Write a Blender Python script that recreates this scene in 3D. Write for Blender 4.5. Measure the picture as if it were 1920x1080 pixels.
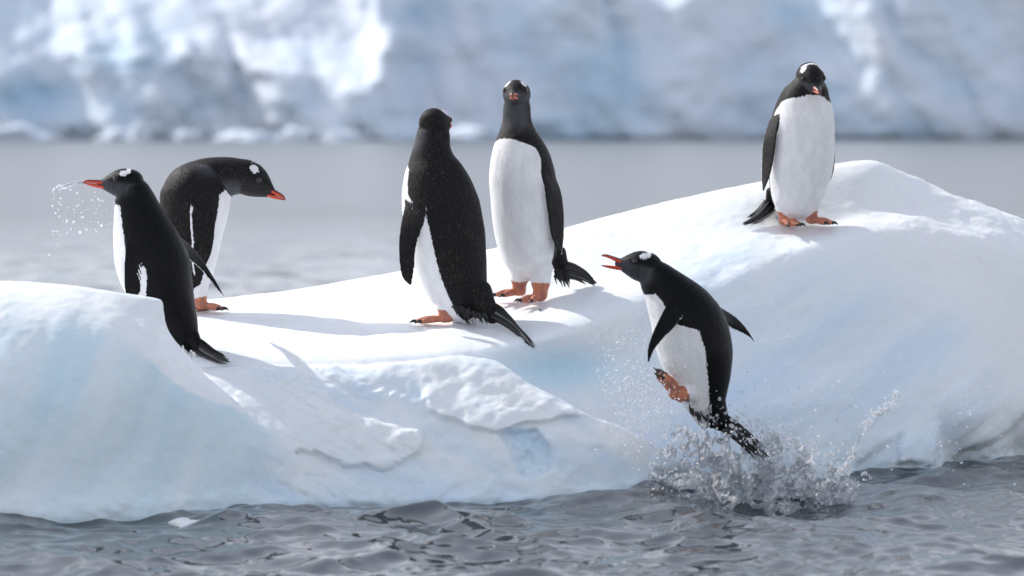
import bpy, bmesh, math, random
import numpy as np
from mathutils import Vector, Matrix
from mathutils.kdtree import KDTree
from mathutils.bvhtree import BVHTree

for o in list(bpy.data.objects):
    bpy.data.objects.remove(o)
SC = bpy.context.scene
COL = SC.collection
rng = np.random.default_rng(7)
random.seed(7)

# ------------------------------------------------------------------ camera
FPX = 7080.0            # focal length in pixels of the 1920 px wide photograph
HOR = 246.0             # pixel row of the horizon
CAMH = 1.111            # a seated photographer in a small boat
PITCH = math.atan((540.0 - HOR) / FPX)
cam_d = bpy.data.cameras.new('camera')
cam = bpy.data.objects.new('camera', cam_d)
COL.objects.link(cam)
cam.location = (0, 0, CAMH)
cam.rotation_euler = (math.pi / 2 - PITCH, 0, 0)
cam_d.sensor_width = 36.0
cam_d.lens = FPX / 1920.0 * 36.0
cam_d.clip_start = 0.1
cam_d.clip_end = 6000
cam_d.dof.use_dof = True
cam_d.dof.focus_distance = 11.95
cam_d.dof.aperture_fstop = 3.3
SC.camera = cam

# ------------------------------------------------------------------ world and sun
SUN_EL, SUN_AZ = math.radians(38), math.radians(146)      # azimuth counted from +X towards +Y
TO_SUN = Vector((math.cos(SUN_EL) * math.cos(SUN_AZ), math.cos(SUN_EL) * math.sin(SUN_AZ), math.sin(SUN_EL)))
world = bpy.data.worlds.new('World')
SC.world = world
world.use_nodes = True
wn, wl = world.node_tree.nodes, world.node_tree.links
wn.clear()
w_out = wn.new('ShaderNodeOutputWorld')
w_bg = wn.new('ShaderNodeBackground')
w_bg2 = wn.new('ShaderNodeBackground')
w_mix = wn.new('ShaderNodeMixShader')
w_sky = wn.new('ShaderNodeTexSky')
w_sky.sky_type = 'NISHITA'
w_sky.sun_disc = False
w_sky.sun_elevation = SUN_EL
w_sky.sun_rotation = math.radians(90) - SUN_AZ
w_sky.air_density = 1.0
w_sky.dust_density = 1.5
w_bg.inputs['Strength'].default_value = 0.15
w_bg2.inputs['Color'].default_value = (0.855, 0.85, 0.905, 1)     # thin high cloud
w_bg2.inputs['Strength'].default_value = 0.92
w_tc = wn.new('ShaderNodeTexCoord')
w_mp = wn.new('ShaderNodeMapping')
w_mp.inputs['Scale'].default_value = (1, 1, 3.0)
w_nz = wn.new('ShaderNodeTexNoise')
w_nz.inputs['Scale'].default_value = 2.2
w_nz.inputs['Detail'].default_value = 5
w_rm = wn.new('ShaderNodeMapRange')
w_rm.inputs['From Min'].default_value = 0.3
w_rm.inputs['From Max'].default_value = 0.7
w_rm.inputs['To Min'].default_value = 0.55
w_rm.inputs['To Max'].default_value = 0.95
wl.new(w_tc.outputs['Generated'], w_mp.inputs['Vector'])
wl.new(w_mp.outputs['Vector'], w_nz.inputs['Vector'])
wl.new(w_nz.outputs['Fac'], w_rm.inputs['Value'])
w_cf = wn.new('ShaderNodeMapRange')          # the veil thins out overhead, where the sky is bluer
w_cf.inputs['From Min'].default_value = 0.15
w_cf.inputs['From Max'].default_value = 0.85
w_cf.inputs['To Min'].default_value = 1.0
w_cf.inputs['To Max'].default_value = 0.45
w_mu = wn.new('ShaderNodeMath')
w_mu.operation = 'MULTIPLY'
wl.new(w_rm.outputs['Result'], w_mu.inputs[0])
wl.new(w_cf.outputs['Result'], w_mu.inputs[1])
wl.new(w_mu.outputs[0], w_mix.inputs['Fac'])
w_sp = wn.new('ShaderNodeSeparateXYZ')
w_hz = wn.new('ShaderNodeMapRange')
w_hz.inputs['From Min'].default_value = 0.0
w_hz.inputs['From Max'].default_value = 0.75
w_hz.inputs['To Min'].default_value = 1.50
w_hz.inputs['To Max'].default_value = 0.78
wl.new(w_tc.outputs['Generated'], w_sp.inputs[0])
wl.new(w_sp.outputs['Z'], w_hz.inputs['Value'])
wl.new(w_sp.outputs['Z'], w_cf.inputs['Value'])
wl.new(w_hz.outputs['Result'], w_bg2.inputs['Strength'])
wl.new(w_sky.outputs['Color'], w_bg.inputs['Color'])
wl.new(w_bg.outputs[0], w_mix.inputs[1])
wl.new(w_bg2.outputs[0], w_mix.inputs[2])
wl.new(w_mix.outputs[0], w_out.inputs['Surface'])

sun_d = bpy.data.lights.new('sun', 'SUN')
sun_d.energy = 3.2
sun_d.angle = math.radians(0.7)
sun_d.color = (1.0, 0.97, 0.925)
sun = bpy.data.objects.new('sun', sun_d)
COL.objects.link(sun)
sun.rotation_euler = TO_SUN.to_track_quat('Z', 'Y').to_euler()
sun.location = TO_SUN * 30

SC.view_settings.view_transform = 'Standard'
SC.view_settings.look = 'None'
SC.view_settings.gamma = 1.0
SC.view_settings.use_curve_mapping = False
SC.view_settings.exposure = 0.28
try:
    SC.cycles.max_bounces = 18
    SC.cycles.transmission_bounces = 16
    SC.cycles.transparent_max_bounces = 8
    SC.cycles.caustics_reflective = False
    SC.cycles.caustics_refractive = True
    SC.cycles.sample_clamp_indirect = 6.0
    SC.cycles.use_denoising = True
except Exception:
    pass

# ------------------------------------------------------------------ pixel <-> world
SP, CP = math.sin(PITCH), math.cos(PITCH)

def ray(x, y):
    """direction with unit world-Y component through photo pixel (x, y)"""
    dx = (np.asarray(x, float) - 960.0) / FPX
    dy = (540.0 - np.asarray(y, float)) / FPX
    wy = CP + dy * SP
    wz = -SP + dy * CP
    return dx / wy, np.ones_like(dx / wy), wz / wy

def W(x, y, D):
    """world point(s) at ground distance D (metres) behind photo pixel (x, y)"""
    a, b, c = ray(x, y)
    D = np.asarray(D, float)
    return np.stack([a * D, b * D, CAMH + c * D], -1)

def DW(y):
    """ground distance where pixel row y meets the water"""
    return -CAMH / ray(960.0, y)[2]

def proj(P):
    P = np.asarray(P, float)
    x, y, z = P[..., 0], P[..., 1], P[..., 2] - CAMH
    f = y * CP - z * SP
    u = y * SP + z * CP
    return 960 + FPX * x / f, 540 - FPX * u / f

def pchip(xs, ys, x):
    """monotone cubic through (xs, ys) evaluated at x; ys may have trailing dims"""
    xs = np.asarray(xs, float); ys = np.asarray(ys, float)
    x = np.clip(np.asarray(x, float), xs[0], xs[-1])
    h = np.diff(xs)
    sh = (-1,) + (1,) * (ys.ndim - 1)
    d = np.diff(ys, axis=0) / h.reshape(sh)
    m = np.zeros_like(ys)
    if len(xs) == 2:
        m[:] = d[0]
    else:
        h0, h1 = h[:-1].reshape(sh), h[1:].reshape(sh)
        w1, w2 = 2 * h1 + h0, h1 + 2 * h0
        same = d[:-1] * d[1:] > 0
        with np.errstate(divide='ignore', invalid='ignore'):
            hm = (w1 + w2) / (w1 / d[:-1] + w2 / d[1:])
        m[1:-1] = np.where(same, np.nan_to_num(hm), 0)
        m[0], m[-1] = d[0], d[-1]
    i = np.clip(np.searchsorted(xs, x, side='right') - 1, 0, len(xs) - 2)
    hh = h[i]
    t = ((x - xs[i]) / hh)
    sh2 = t.shape + (1,) * (ys.ndim - 1)
    t = t.reshape(sh2); hh = hh.reshape(sh2)
    t2, t3 = t * t, t * t * t
    return (2*t3 - 3*t2 + 1) * ys[i] + (t3 - 2*t2 + t) * hh * m[i] + (-2*t3 + 3*t2) * ys[i+1] + (t3 - t2) * hh * m[i+1]

def cspline(xs, ys, x):
    """Catmull-Rom style smooth interpolation"""
    xs = np.asarray(xs, float); ys = np.asarray(ys, float)
    m = np.gradient(ys, xs, axis=0)
    x = np.clip(np.asarray(x, float), xs[0], xs[-1])
    i = np.clip(np.searchsorted(xs, x, side='right') - 1, 0, len(xs) - 2)
    h = (xs[i+1] - xs[i])
    t = (x - xs[i]) / h
    if ys.ndim > 1:
        t = t[:, None]; h = h[:, None]
    t2, t3 = t * t, t * t * t
    return (2*t3 - 3*t2 + 1) * ys[i] + (t3 - 2*t2 + t) * h * m[i] + (-2*t3 + 3*t2) * ys[i+1] + (t3 - t2) * h * m[i+1]

def smooth01(t):
    t = np.clip(t, 0, 1)
    return t * t * (3 - 2 * t)

def _hash(ix, iy, iz, seed):
    h = (ix * 374761393 + iy * 668265263 + iz * 2147483647 + seed * 1274126177) & 0xFFFFFFFF
    h = ((h ^ (h >> 13)) * 1274126177) & 0xFFFFFFFF
    h = (h ^ (h >> 16)) & 0xFFFFFFFF
    return h.astype(np.float64) / 4294967295.0

def vnoise(P, seed=0):
    P = np.asarray(P, float)
    F = np.floor(P).astype(np.int64)
    T = P - F
    T = T * T * T * (T * (T * 6 - 15) + 10)
    r = 0
    for a in (0, 1):
        wa = T[..., 0] if a else 1 - T[..., 0]
        for b in (0, 1):
            wb = T[..., 1] if b else 1 - T[..., 1]
            for c in (0, 1):
                wc = T[..., 2] if c else 1 - T[..., 2]
                r = r + wa * wb * wc * _hash(F[..., 0] + a, F[..., 1] + b, F[..., 2] + c, seed)
    return r * 2 - 1

def fbm(P, octv=4, seed=0, gain=0.5):
    P = np.asarray(P, float)
    r, a = 0, 1.0
    for k in range(octv):
        r = r + a * vnoise(P * (2.03 ** k) + 17.3 * k, seed + k)
        a *= gain
    return r

def poly_sd(px, py, poly):
    """signed pixel distance to a polygon, positive inside"""
    poly = np.asarray(poly, float)
    d = np.full(px.shape, 1e9)
    ins = np.zeros(px.shape, bool)
    n = len(poly)
    for i in range(n):
        x0, y0 = poly[i]; x1, y1 = poly[(i + 1) % n]
        ex, ey = x1 - x0, y1 - y0
        t = np.clip(((px - x0) * ex + (py - y0) * ey) / (ex * ex + ey * ey + 1e-9), 0, 1)
        d = np.minimum(d, np.hypot(px - x0 - t * ex, py - y0 - t * ey))
        c = ((y0 > py) != (y1 > py)) & (px < (x1 - x0) * (py - y0) / (y1 - y0 + 1e-12) + x0)
        ins ^= c
    return np.where(ins, d, -d)

# ------------------------------------------------------------------ mesh helpers
def mesh_from(verts, faces, name='mesh', smooth=True):
    me = bpy.data.meshes.new(name)
    verts = np.asarray(verts, float)
    if isinstance(faces, np.ndarray):
        nf, k = faces.shape
        me.vertices.add(len(verts))
        me.vertices.foreach_set('co', verts.astype(np.float32).ravel())
        me.loops.add(nf * k)
        me.loops.foreach_set('vertex_index', faces.astype(np.int32).ravel())
        me.polygons.add(nf)
        me.polygons.foreach_set('loop_start', np.arange(0, nf * k, k, dtype=np.int32))
        me.polygons.foreach_set('loop_total', np.full(nf, k, np.int32))
        me.update(calc_edges=True)
        me.validate()
    else:
        me.from_pydata([tuple(v) for v in verts], [], [tuple(int(i) for i in f) for f in faces])
        me.update()
    if smooth:
        me.polygons.foreach_set('use_smooth', np.ones(len(me.polygons), bool))
    return me

def obj(name, me, mat=None, parent=None, **props):
    o = bpy.data.objects.new(name, me)
    COL.objects.link(o)
    me.name = name
    for m in (mat if isinstance(mat, (list, tuple)) else [mat]):
        if m is not None:
            me.materials.append(m)
    if parent is not None:
        o.parent = parent
        o.matrix_parent_inverse = Matrix.Translation(-parent.location)
    for k, v in props.items():
        o[k] = v
    return o

def empty(name, loc, **props):
    o = bpy.data.objects.new(name, None)
    COL.objects.link(o)
    o.location = loc
    o.empty_display_size = 0.05
    for k, v in props.items():
        o[k] = v
    return o

class Geo:
    """accumulates closed islands with per-vertex attributes"""
    def __init__(self):
        self.v, self.f, self.a, self.n = [], [], [], 0
    def add(self, verts, faces, attr=None, soft=1.0):
        verts = np.asarray(verts, float)
        self.v.append(verts)
        self.f += [tuple(i + self.n for i in f) for f in faces]
        if attr is None:
            attr = np.zeros((len(verts), 3))
        attr = np.asarray(attr, float)
        self.a.append(np.concatenate([attr, np.full((len(attr), 1), soft)], 1))
        self.n += len(verts)
    def verts(self):
        return np.concatenate(self.v)
    def attrs(self):
        return np.concatenate(self.a)

def tube_faces(nr, nc):
    F = []
    for i in range(nr - 1):
        for j in range(nc):
            k = (j + 1) % nc
            F.append((i * nc + j, i * nc + k, (i + 1) * nc + k, (i + 1) * nc + j))
    F.append(tuple(range(nc))[::-1])
    F.append(tuple((nr - 1) * nc + j for j in range(nc)))
    return F

def ring_tube(centres, r1, r2, up, nc=16):
    """closed tube through centres; r1 along side axis, r2 along 'up'-ish axis"""
    C = np.asarray(centres, float)
    T = np.gradient(C, axis=0)
    T /= np.linalg.norm(T, axis=1)[:, None] + 1e-12
    U = np.broadcast_to(np.asarray(up, float), C.shape)
    S = np.cross(T, U); S /= np.linalg.norm(S, axis=1)[:, None] + 1e-12
    U = np.cross(S, T)
    a = np.linspace(0, 2 * np.pi, nc, endpoint=False)
    r1 = np.broadcast_to(r1, len(C)); r2 = np.broadcast_to(r2, len(C))
    V = C[:, None, :] + S[:, None, :] * (r1[:, None] * np.cos(a))[..., None] + U[:, None, :] * (r2[:, None] * np.sin(a))[..., None]
    return V.reshape(-1, 3), tube_faces(len(C), nc)

def remesh(me, voxel, extra=None):
    """union of all closed islands as one continuous surface"""
    o = bpy.data.objects.new('tmp', me)
    COL.objects.link(o)
    m = o.modifiers.new('r', 'REMESH')
    m.mode = 'VOXEL'
    m.voxel_size = voxel
    m.use_smooth_shade = True
    dg = bpy.context.evaluated_depsgraph_get()
    out = bpy.data.meshes.new_from_object(o.evaluated_get(dg))
    bpy.data.objects.remove(o)
    return out

def get_co(me):
    a = np.empty(len(me.vertices) * 3, np.float32)
    me.vertices.foreach_get('co', a)
    return a.reshape(-1, 3).astype(float)

def set_co(me, co):
    me.vertices.foreach_set('co', np.asarray(co, np.float32).ravel())
    me.update()

def get_no(me):
    a = np.empty(len(me.vertices) * 3, np.float32)
    me.vertices.foreach_get('normal', a)
    return a.reshape(-1, 3).astype(float)

def laplace(me, n, fac=0.5, weight=None):
    co = get_co(me)
    e = np.empty(len(me.edges) * 2, np.int32)
    me.edges.foreach_get('vertices', e)
    e = e.reshape(-1, 2)
    deg = np.bincount(e.ravel(), minlength=len(co)).astype(float)[:, None]
    deg[deg == 0] = 1
    for k in range(n):
        s = np.zeros_like(co)
        for c in range(3):
            s[:, c] = np.bincount(e[:, 0], co[e[:, 1], c], len(co)) + np.bincount(e[:, 1], co[e[:, 0], c], len(co))
        d = (s / deg - co) * fac
        co = co + (d if weight is None else d * weight[:, None])
    set_co(me, co)

# ------------------------------------------------------------------ materials
def new_mat(name):
    m = bpy.data.materials.new(name)
    m.use_nodes = True
    nt = m.node_tree
    return m, nt.nodes, nt.links, nt.nodes['Principled BSDF']

def noise(n, l, scale, detail=4, rough=0.55, vec=None, dist=0.0):
    t = n.new('ShaderNodeTexNoise')
    t.inputs['Scale'].default_value = scale
    t.inputs['Detail'].default_value = detail
    t.inputs['Roughness'].default_value = rough
    t.inputs['Distortion'].default_value = dist
    if vec is not None:
        l.new(vec, t.inputs['Vector'])
    return t

def maprange(n, l, src, a, b, c, d):
    t = n.new('ShaderNodeMapRange')
    t.inputs['From Min'].default_value = a; t.inputs['From Max'].default_value = b
    t.inputs['To Min'].default_value = c; t.inputs['To Max'].default_value = d
    l.new(src, t.inputs['Value'])
    return t.outputs['Result']

def mixc(n, l, fac, a, b):
    t = n.new('ShaderNodeMix')
    t.data_type = 'RGBA'
    for k, v in ((0, fac), (6, a), (7, b)):
        if isinstance(v, (tuple, float, int)):
            t.inputs[k].default_value = v if not isinstance(v, tuple) else (*v, 1)
        else:
            l.new(v, t.inputs[k])
    return t.outputs[2]

def bump(n, l, h, strength, dist, prev=None):
    b = n.new('ShaderNodeBump')
    b.inputs['Strength'].default_value = strength
    b.inputs['Distance'].default_value = dist
    l.new(h, b.inputs['Height'])
    if prev is not None:
        l.new(prev, b.inputs['Normal'])
    return b.outputs['Normal']

def objco(n):
    return n.new('ShaderNodeTexCoord').outputs['Object']

def math_node(n, l, op, a, b):
    t = n.new('ShaderNodeMath'); t.operation = op
    for k, v in ((0, a), (1, b)):
        if isinstance(v, (int, float)):
            t.inputs[k].default_value = v
        else:
            l.new(v, t.inputs[k])
    return t.outputs[0]

def make_ice():
    m, n, l, b = new_mat('iceberg_ice')
    oc = objco(n)
    big = noise(n, l, 1.3, 3, 0.5, oc)
    mid = noise(n, l, 9, 5, 0.6, oc)
    fine = noise(n, l, 140, 3, 0.65, oc)
    gr = noise(n, l, 420, 2, 0.6, oc)
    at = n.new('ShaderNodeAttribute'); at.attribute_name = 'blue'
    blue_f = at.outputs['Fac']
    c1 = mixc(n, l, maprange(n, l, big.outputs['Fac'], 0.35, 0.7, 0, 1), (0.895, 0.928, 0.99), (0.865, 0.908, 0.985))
    at2 = n.new('ShaderNodeAttribute'); at2.attribute_name = 'clarity_shade'
    c1 = mixc(n, l, at2.outputs['Fac'], c1, (0.61, 0.75, 0.90))  # ice clarity mottling plus bluish shade put into the colour
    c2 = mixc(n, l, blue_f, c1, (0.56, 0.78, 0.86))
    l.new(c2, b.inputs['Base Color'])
    b.inputs['Subsurface Weight'].default_value = 1.0
    b.inputs['Subsurface Radius'].default_value = (0.72, 0.86, 1.0)
    b.inputs['Subsurface Scale'].default_value = 0.012
    l.new(maprange(n, l, mid.outputs['Fac'], 0.3, 0.7, 0.28, 0.55), b.inputs['Roughness'])
    b.inputs['Specular IOR Level'].default_value = 0.35
    b.inputs['IOR'].default_value = 1.31
    n1 = bump(n, l, mid.outputs['Fac'], 0.10, 0.02)
    n2 = bump(n, l, fine.outputs['Fac'], 0.45, 0.004, n1)
    n3 = bump(n, l, gr.outputs['Fac'], 0.5, 0.0015, n2)
    l.new(n3, b.inputs['Normal'])
    return m

def make_glacier():
    m, n, l, b = new_mat('glacier_ice')
    oc = objco(n)
    big = noise(n, l, 0.05, 4, 0.6, oc)
    mid = noise(n, l, 0.35, 5, 0.6, oc)
    c1 = mixc(n, l, maprange(n, l, big.outputs['Fac'], 0.35, 0.65, 0, 1), (0.78, 0.82, 0.88), (0.68, 0.78, 0.88))
    at = n.new('ShaderNodeAttribute'); at.attribute_name = 'blue'
    c2 = mixc(n, l, at.outputs['Fac'], c1, (0.42, 0.62, 0.78))
    at2 = n.new('ShaderNodeAttribute'); at2.attribute_name = 'base_dark'
    c3 = mixc(n, l, at2.outputs['Fac'], c2, (0.16, 0.19, 0.22))
    l.new(c3, b.inputs['Base Color'])
    b.inputs['Roughness'].default_value = 0.7
    b.inputs['Specular IOR Level'].default_value = 0.2
    l.new(bump(n, l, mid.outputs['Fac'], 0.6, 1.0), b.inputs['Normal'])
    return m

def make_water():
    m, n, l, b = new_mat('sea_water')
    g = n.new('ShaderNodeNewGeometry')
    mp = n.new('ShaderNodeMapping')
    mp.inputs['Scale'].default_value = (1.0, 0.6, 1.0)
    l.new(g.outputs['Position'], mp.inputs['Vector'])
    a = noise(n, l, 28, 4, 0.6, mp.outputs['Vector'], 0.4)
    c = noise(n, l, 3.0, 3, 0.6, mp.outputs['Vector'], 0.3)
    b.inputs['Base Color'].default_value = (0.048, 0.060, 0.068, 1)
    sx = n.new('ShaderNodeSeparateXYZ')
    l.new(g.outputs['Position'], sx.inputs[0])
    l.new(maprange(n, l, sx.outputs['Y'], 14, 50, 0.03, 0.30), b.inputs['Roughness'])
    b.inputs['IOR'].default_value = 1.58
    b.inputs['Specular IOR Level'].default_value = 0.9
    n1 = bump(n, l, c.outputs['Fac'], 0.05, 0.06)
    l.new(maprange(n, l, sx.outputs['Y'], 14, 45, 0.05, 0.55), n1.node.inputs['Strength'])
    n2 = bump(n, l, a.outputs['Fac'], 0.10, 0.006, n1)
    l.new(n2, b.inputs['Normal'])
    return m

def make_droplets(name='splash_water', trans=0.72):
    """clear water broken into froth: part glass, part white scatter for bubbles and sun glints"""
    m, n, l, b = new_mat(name)
    b.inputs['Base Color'].default_value = (0.97, 0.98, 0.99, 1)
    b.inputs['Roughness'].default_value = 0.03
    b.inputs['IOR'].default_value = 1.333
    b.inputs['Transmission Weight'].default_value = 1.0
    di = n.new('ShaderNodeBsdfDiffuse'); di.inputs['Color'].default_value = (0.93, 0.95, 0.97, 1)
    tr = n.new('ShaderNodeBsdfTranslucent'); tr.inputs['Color'].default_value = (0.95, 0.96, 0.98, 1)
    m1 = n.new('ShaderNodeMixShader'); m1.inputs[0].default_value = 0.6
    l.new(di.outputs[0], m1.inputs[1]); l.new(tr.outputs[0], m1.inputs[2])
    t = noise(n, l, 55, 3, 0.6, objco(n))
    fac = maprange(n, l, t.outputs['Fac'], 0.35, 0.65, max(0.0, 0.8 - trans), min(1.0, 1.25 - trans))  # white share also stands in for backlit glints on the drops
    m2 = n.new('ShaderNodeMixShader')
    l.new(fac, m2.inputs[0]); l.new(b.outputs[0], m2.inputs[1]); l.new(m1.outputs[0], m2.inputs[2])
    l.new(m2.outputs[0], n['Material Output'].inputs['Surface'])
    return m

def make_plumage(name, wet=0.0, back=(0.0075, 0.0075, 0.0085), dry=(0.058, 0.047, 0.036)):
    m, n, l, b = new_mat(name)
    oc = objco(n)
    mp = n.new('ShaderNodeMapping')
    mp.inputs['Scale'].default_value = (1, 1, 0.42)
    l.new(oc, mp.inputs['Vector'])
    feather = noise(n, l, 210, 3, 0.6, mp.outputs['Vector'])
    clump = noise(n, l, 38, 4, 0.6, mp.outputs['Vector'])
    patch = noise(n, l, 9, 3, 0.5, oc)
    def attr(nm):
        a = n.new('ShaderNodeAttribute'); a.attribute_name = nm
        return a.outputs['Fac']
    ragged = maprange(n, l, feather.outputs['Fac'], 0.2, 0.8, -0.0045, 0.0045)
    white = math_node(n, l, 'ADD', attr('white'), ragged)
    white = maprange(n, l, white, -0.0012, 0.0012, 0, 1)
    foot = math_node(n, l, 'ADD', attr('foot'), math_node(n, l, 'MULTIPLY', ragged, 1.0))
    foot = maprange(n, l, foot, -0.001, 0.001, 0, 1)
    grey = attr('grey')
    speck = maprange(n, l, feather.outputs['Fac'], 0.50, 0.72, 0, 1)
    pm = maprange(n, l, patch.outputs['Fac'], 0.35, 0.65, 0.25, 1.0)
    speck = math_node(n, l, 'MULTIPLY', speck, pm)
    blk = mixc(n, l, speck, back, dry)
    blk = mixc(n, l, math_node(n, l, 'MULTIPLY', grey, maprange(n, l, clump.outputs['Fac'], 0.3, 0.7, 0.5, 1.0)), blk, (0.085, 0.088, 0.095))
    wht = mixc(n, l, maprange(n, l, clump.outputs['Fac'], 0.35, 0.7, 0, 1), (0.86, 0.86, 0.85), (0.74, 0.74, 0.735))
    fcol = mixc(n, l, maprange(n, l, clump.outputs['Fac'], 0.38, 0.62, 0, 1), (0.64, 0.24, 0.13), (0.36, 0.15, 0.11))
    c = mixc(n, l, white, blk, wht)
    c = mixc(n, l, foot, c, fcol)
    l.new(c, b.inputs['Base Color'])
    r_dry = maprange(n, l, clump.outputs['Fac'], 0.3, 0.7, 0.45 - 0.20 * wet, 0.62 - 0.2 * wet)
    l.new(r_dry, b.inputs['Roughness'])
    b.inputs['Specular IOR Level'].default_value = 0.14 - 0.05 * wet
    b.inputs['Subsurface Weight'].default_value = 0.0
    l.new(maprange(n, l, white, 0, 1, 0.0, 0.2), b.inputs['Sheen Weight'])
    b.inputs['Sheen Roughness'].default_value = 0.4
    n1 = bump(n, l, clump.outputs['Fac'], 0.45, 0.006)
    n2 = bump(n, l, feather.outputs['Fac'], 0.8, 0.003, n1)
    l.new(n2, b.inputs['Normal'])
    return m

def simple(name, col, rough=0.5, spec=0.4, nscale=60, var=0.25, bmp=0.2):
    m, n, l, b = new_mat(name)
    t = noise(n, l, nscale, 4, 0.6, objco(n))
    dark = tuple(c * (1 - var) for c in col)
    l.new(mixc(n, l, maprange(n, l, t.outputs['Fac'], 0.3, 0.7, 0, 1), col, dark), b.inputs['Base Color'])
    b.inputs['Roughness'].default_value = rough
    b.inputs['Specular IOR Level'].default_value = spec
    l.new(bump(n, l, t.outputs['Fac'], bmp, 0.002), b.inputs['Normal'])
    return m

M_ICE = make_ice()
M_GLACIER = make_glacier()
M_WATER = make_water()
M_DROP = make_droplets('splash_water', 0.45)
M_JET = make_droplets('frothy_water', 0.2)
M_FEATHER = make_plumage('dry_plumage')
M_WET = make_plumage('wet_plumage', wet=0.9, back=(0.005, 0.0052, 0.006), dry=(0.013, 0.013, 0.014))
M_BILL_RED = simple('bill_orange_red', (0.66, 0.062, 0.018), 0.32, 0.5, 90, 0.25, 0.15)
M_BILL_PINK = simple('bill_pale_orange', (0.62, 0.17, 0.09), 0.4, 0.5, 90, 0.25, 0.15)
M_BILL_BLACK = simple('bill_black', (0.012, 0.011, 0.011), 0.35, 0.5, 90, 0.3, 0.15)
M_CLAW = simple('claw_black', (0.014, 0.012, 0.012), 0.35, 0.5, 120, 0.3, 0.2)
M_EYE = simple('eye_dark_brown', (0.022, 0.010, 0.007), 0.06, 0.6, 120, 0.3, 0.0)
M_RING = simple('eye_ring_white', (0.82, 0.81, 0.79), 0.6, 0.3, 150, 0.2, 0.1)
M_TAIL = simple('tail_feather_black', (0.014, 0.0135, 0.014), 0.42, 0.45, 160, 0.4, 0.4)
M_TAILW = simple('tail_shaft_grey', (0.20, 0.20, 0.19), 0.5, 0.4, 160, 0.4, 0.4)
M_FLUFF = simple('vent_fluff_white', (0.80, 0.79, 0.76), 0.7, 0.2, 120, 0.2, 0.3)
M_BIT = simple('brown_drift', (0.10, 0.035, 0.015), 0.5, 0.4, 80, 0.4, 0.4)
M_STAIN = simple('dark_red_speck', (0.16, 0.02, 0.012), 0.6, 0.3, 80, 0.4, 0.3)

# ------------------------------------------------------------------ sea
def build_sea():
    rows = [5.0]
    while rows[-1] < 1500:
        r = rows[-1]
        step = 0.03 if r < 8.8 else (0.016 if r < 13.2 else max(0.022, 0.0085 * (r - 11)))
        rows.append(r + step)
    R = np.array(rows)
    core = np.linspace(-0.155, 0.155, 470)
    side = 0.155 + np.cumsum(0.0012 * 1.11 ** np.arange(60))
    side = side[side < 1.1]
    T = np.concatenate([-side[::-1], core, side])
    X = R[:, None] * T[None, :]
    Y = np.broadcast_to(R[:, None], X.shape).copy()
    Z = np.zeros_like(X)
    DX = np.zeros_like(X); DY = np.zeros_like(X)
    r2 = np.random.default_rng(21)
    cell = np.maximum(np.gradient(R)[:, None], (R * 0.00066)[:, None]) * np.ones_like(X)
    cell = np.maximum(cell, np.abs(np.gradient(T))[None, :] * R[:, None])
    n = 110
    lam = np.exp(r2.uniform(math.log(0.055), math.log(2.6), n))
    for k in range(n):
        L = lam[k]
        th = r2.normal(math.radians(255), math.radians(48))
        A = 0.0027 * (L / 0.4) ** 1.25 if L < 0.4 else 0.0027 * (L / 0.4) ** 0.25
        kx, ky = math.cos(th) * 2 * math.pi / L, math.sin(th) * 2 * math.pi / L
        ph = r2.uniform(0, 2 * math.pi)
        fade = np.clip(L / (2.5 * cell) - 0.6, 0, 1)
        # gusts: short ripples come and go over the surface
        g = 1.0
        if L < 0.4:
            g = 0.55 + 0.9 * smooth01(0.5 + 0.9 * np.sin(X * 1.3 + ph) * np.sin(Y * 0.9 + 2 * ph) + 0.4 * np.sin(X * 0.5 - Y * 0.7 + 3 * ph))
        g = g * np.interp(Y, [0, 13, 24, 120], [1, 1, 1.5, 1.5] if L < 0.7 else [1, 1, 0.75, 0.6])
        p = kx * X + ky * Y + ph
        Z += A * g * fade * np.sin(p)
        q = 0.9 * A * g * fade * np.cos(p)
        DX += q * math.cos(th); DY += q * math.sin(th)
    # water heaped and disturbed round the leaping bird
    c = W(1480, 945, DW(945))
    rr = np.hypot(X - c[0], (Y - c[1]) * 0.8)
    Z += 0.016 * np.exp(-((rr - 0.42) / 0.09) ** 2) * (1 + 0.6 * np.sin(np.arctan2(Y - c[1], X - c[0]) * 5)) + 0.009 * np.exp(-((rr - 0.70) / 0.08) ** 2)
    V = np.stack([X + DX, Y + DY, Z], -1).reshape(-1, 3)
    nr, nc = X.shape
    I = np.arange(nr * nc).reshape(nr, nc)
    F = np.stack([I[:-1, :-1], I[:-1, 1:], I[1:, 1:], I[1:, :-1]], -1).reshape(-1, 4)
    me = mesh_from(V, F)
    return obj('sea_water', me, M_WATER, kind='structure', label='grey rippling cold sea surface around the iceberg')

build_sea()

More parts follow.
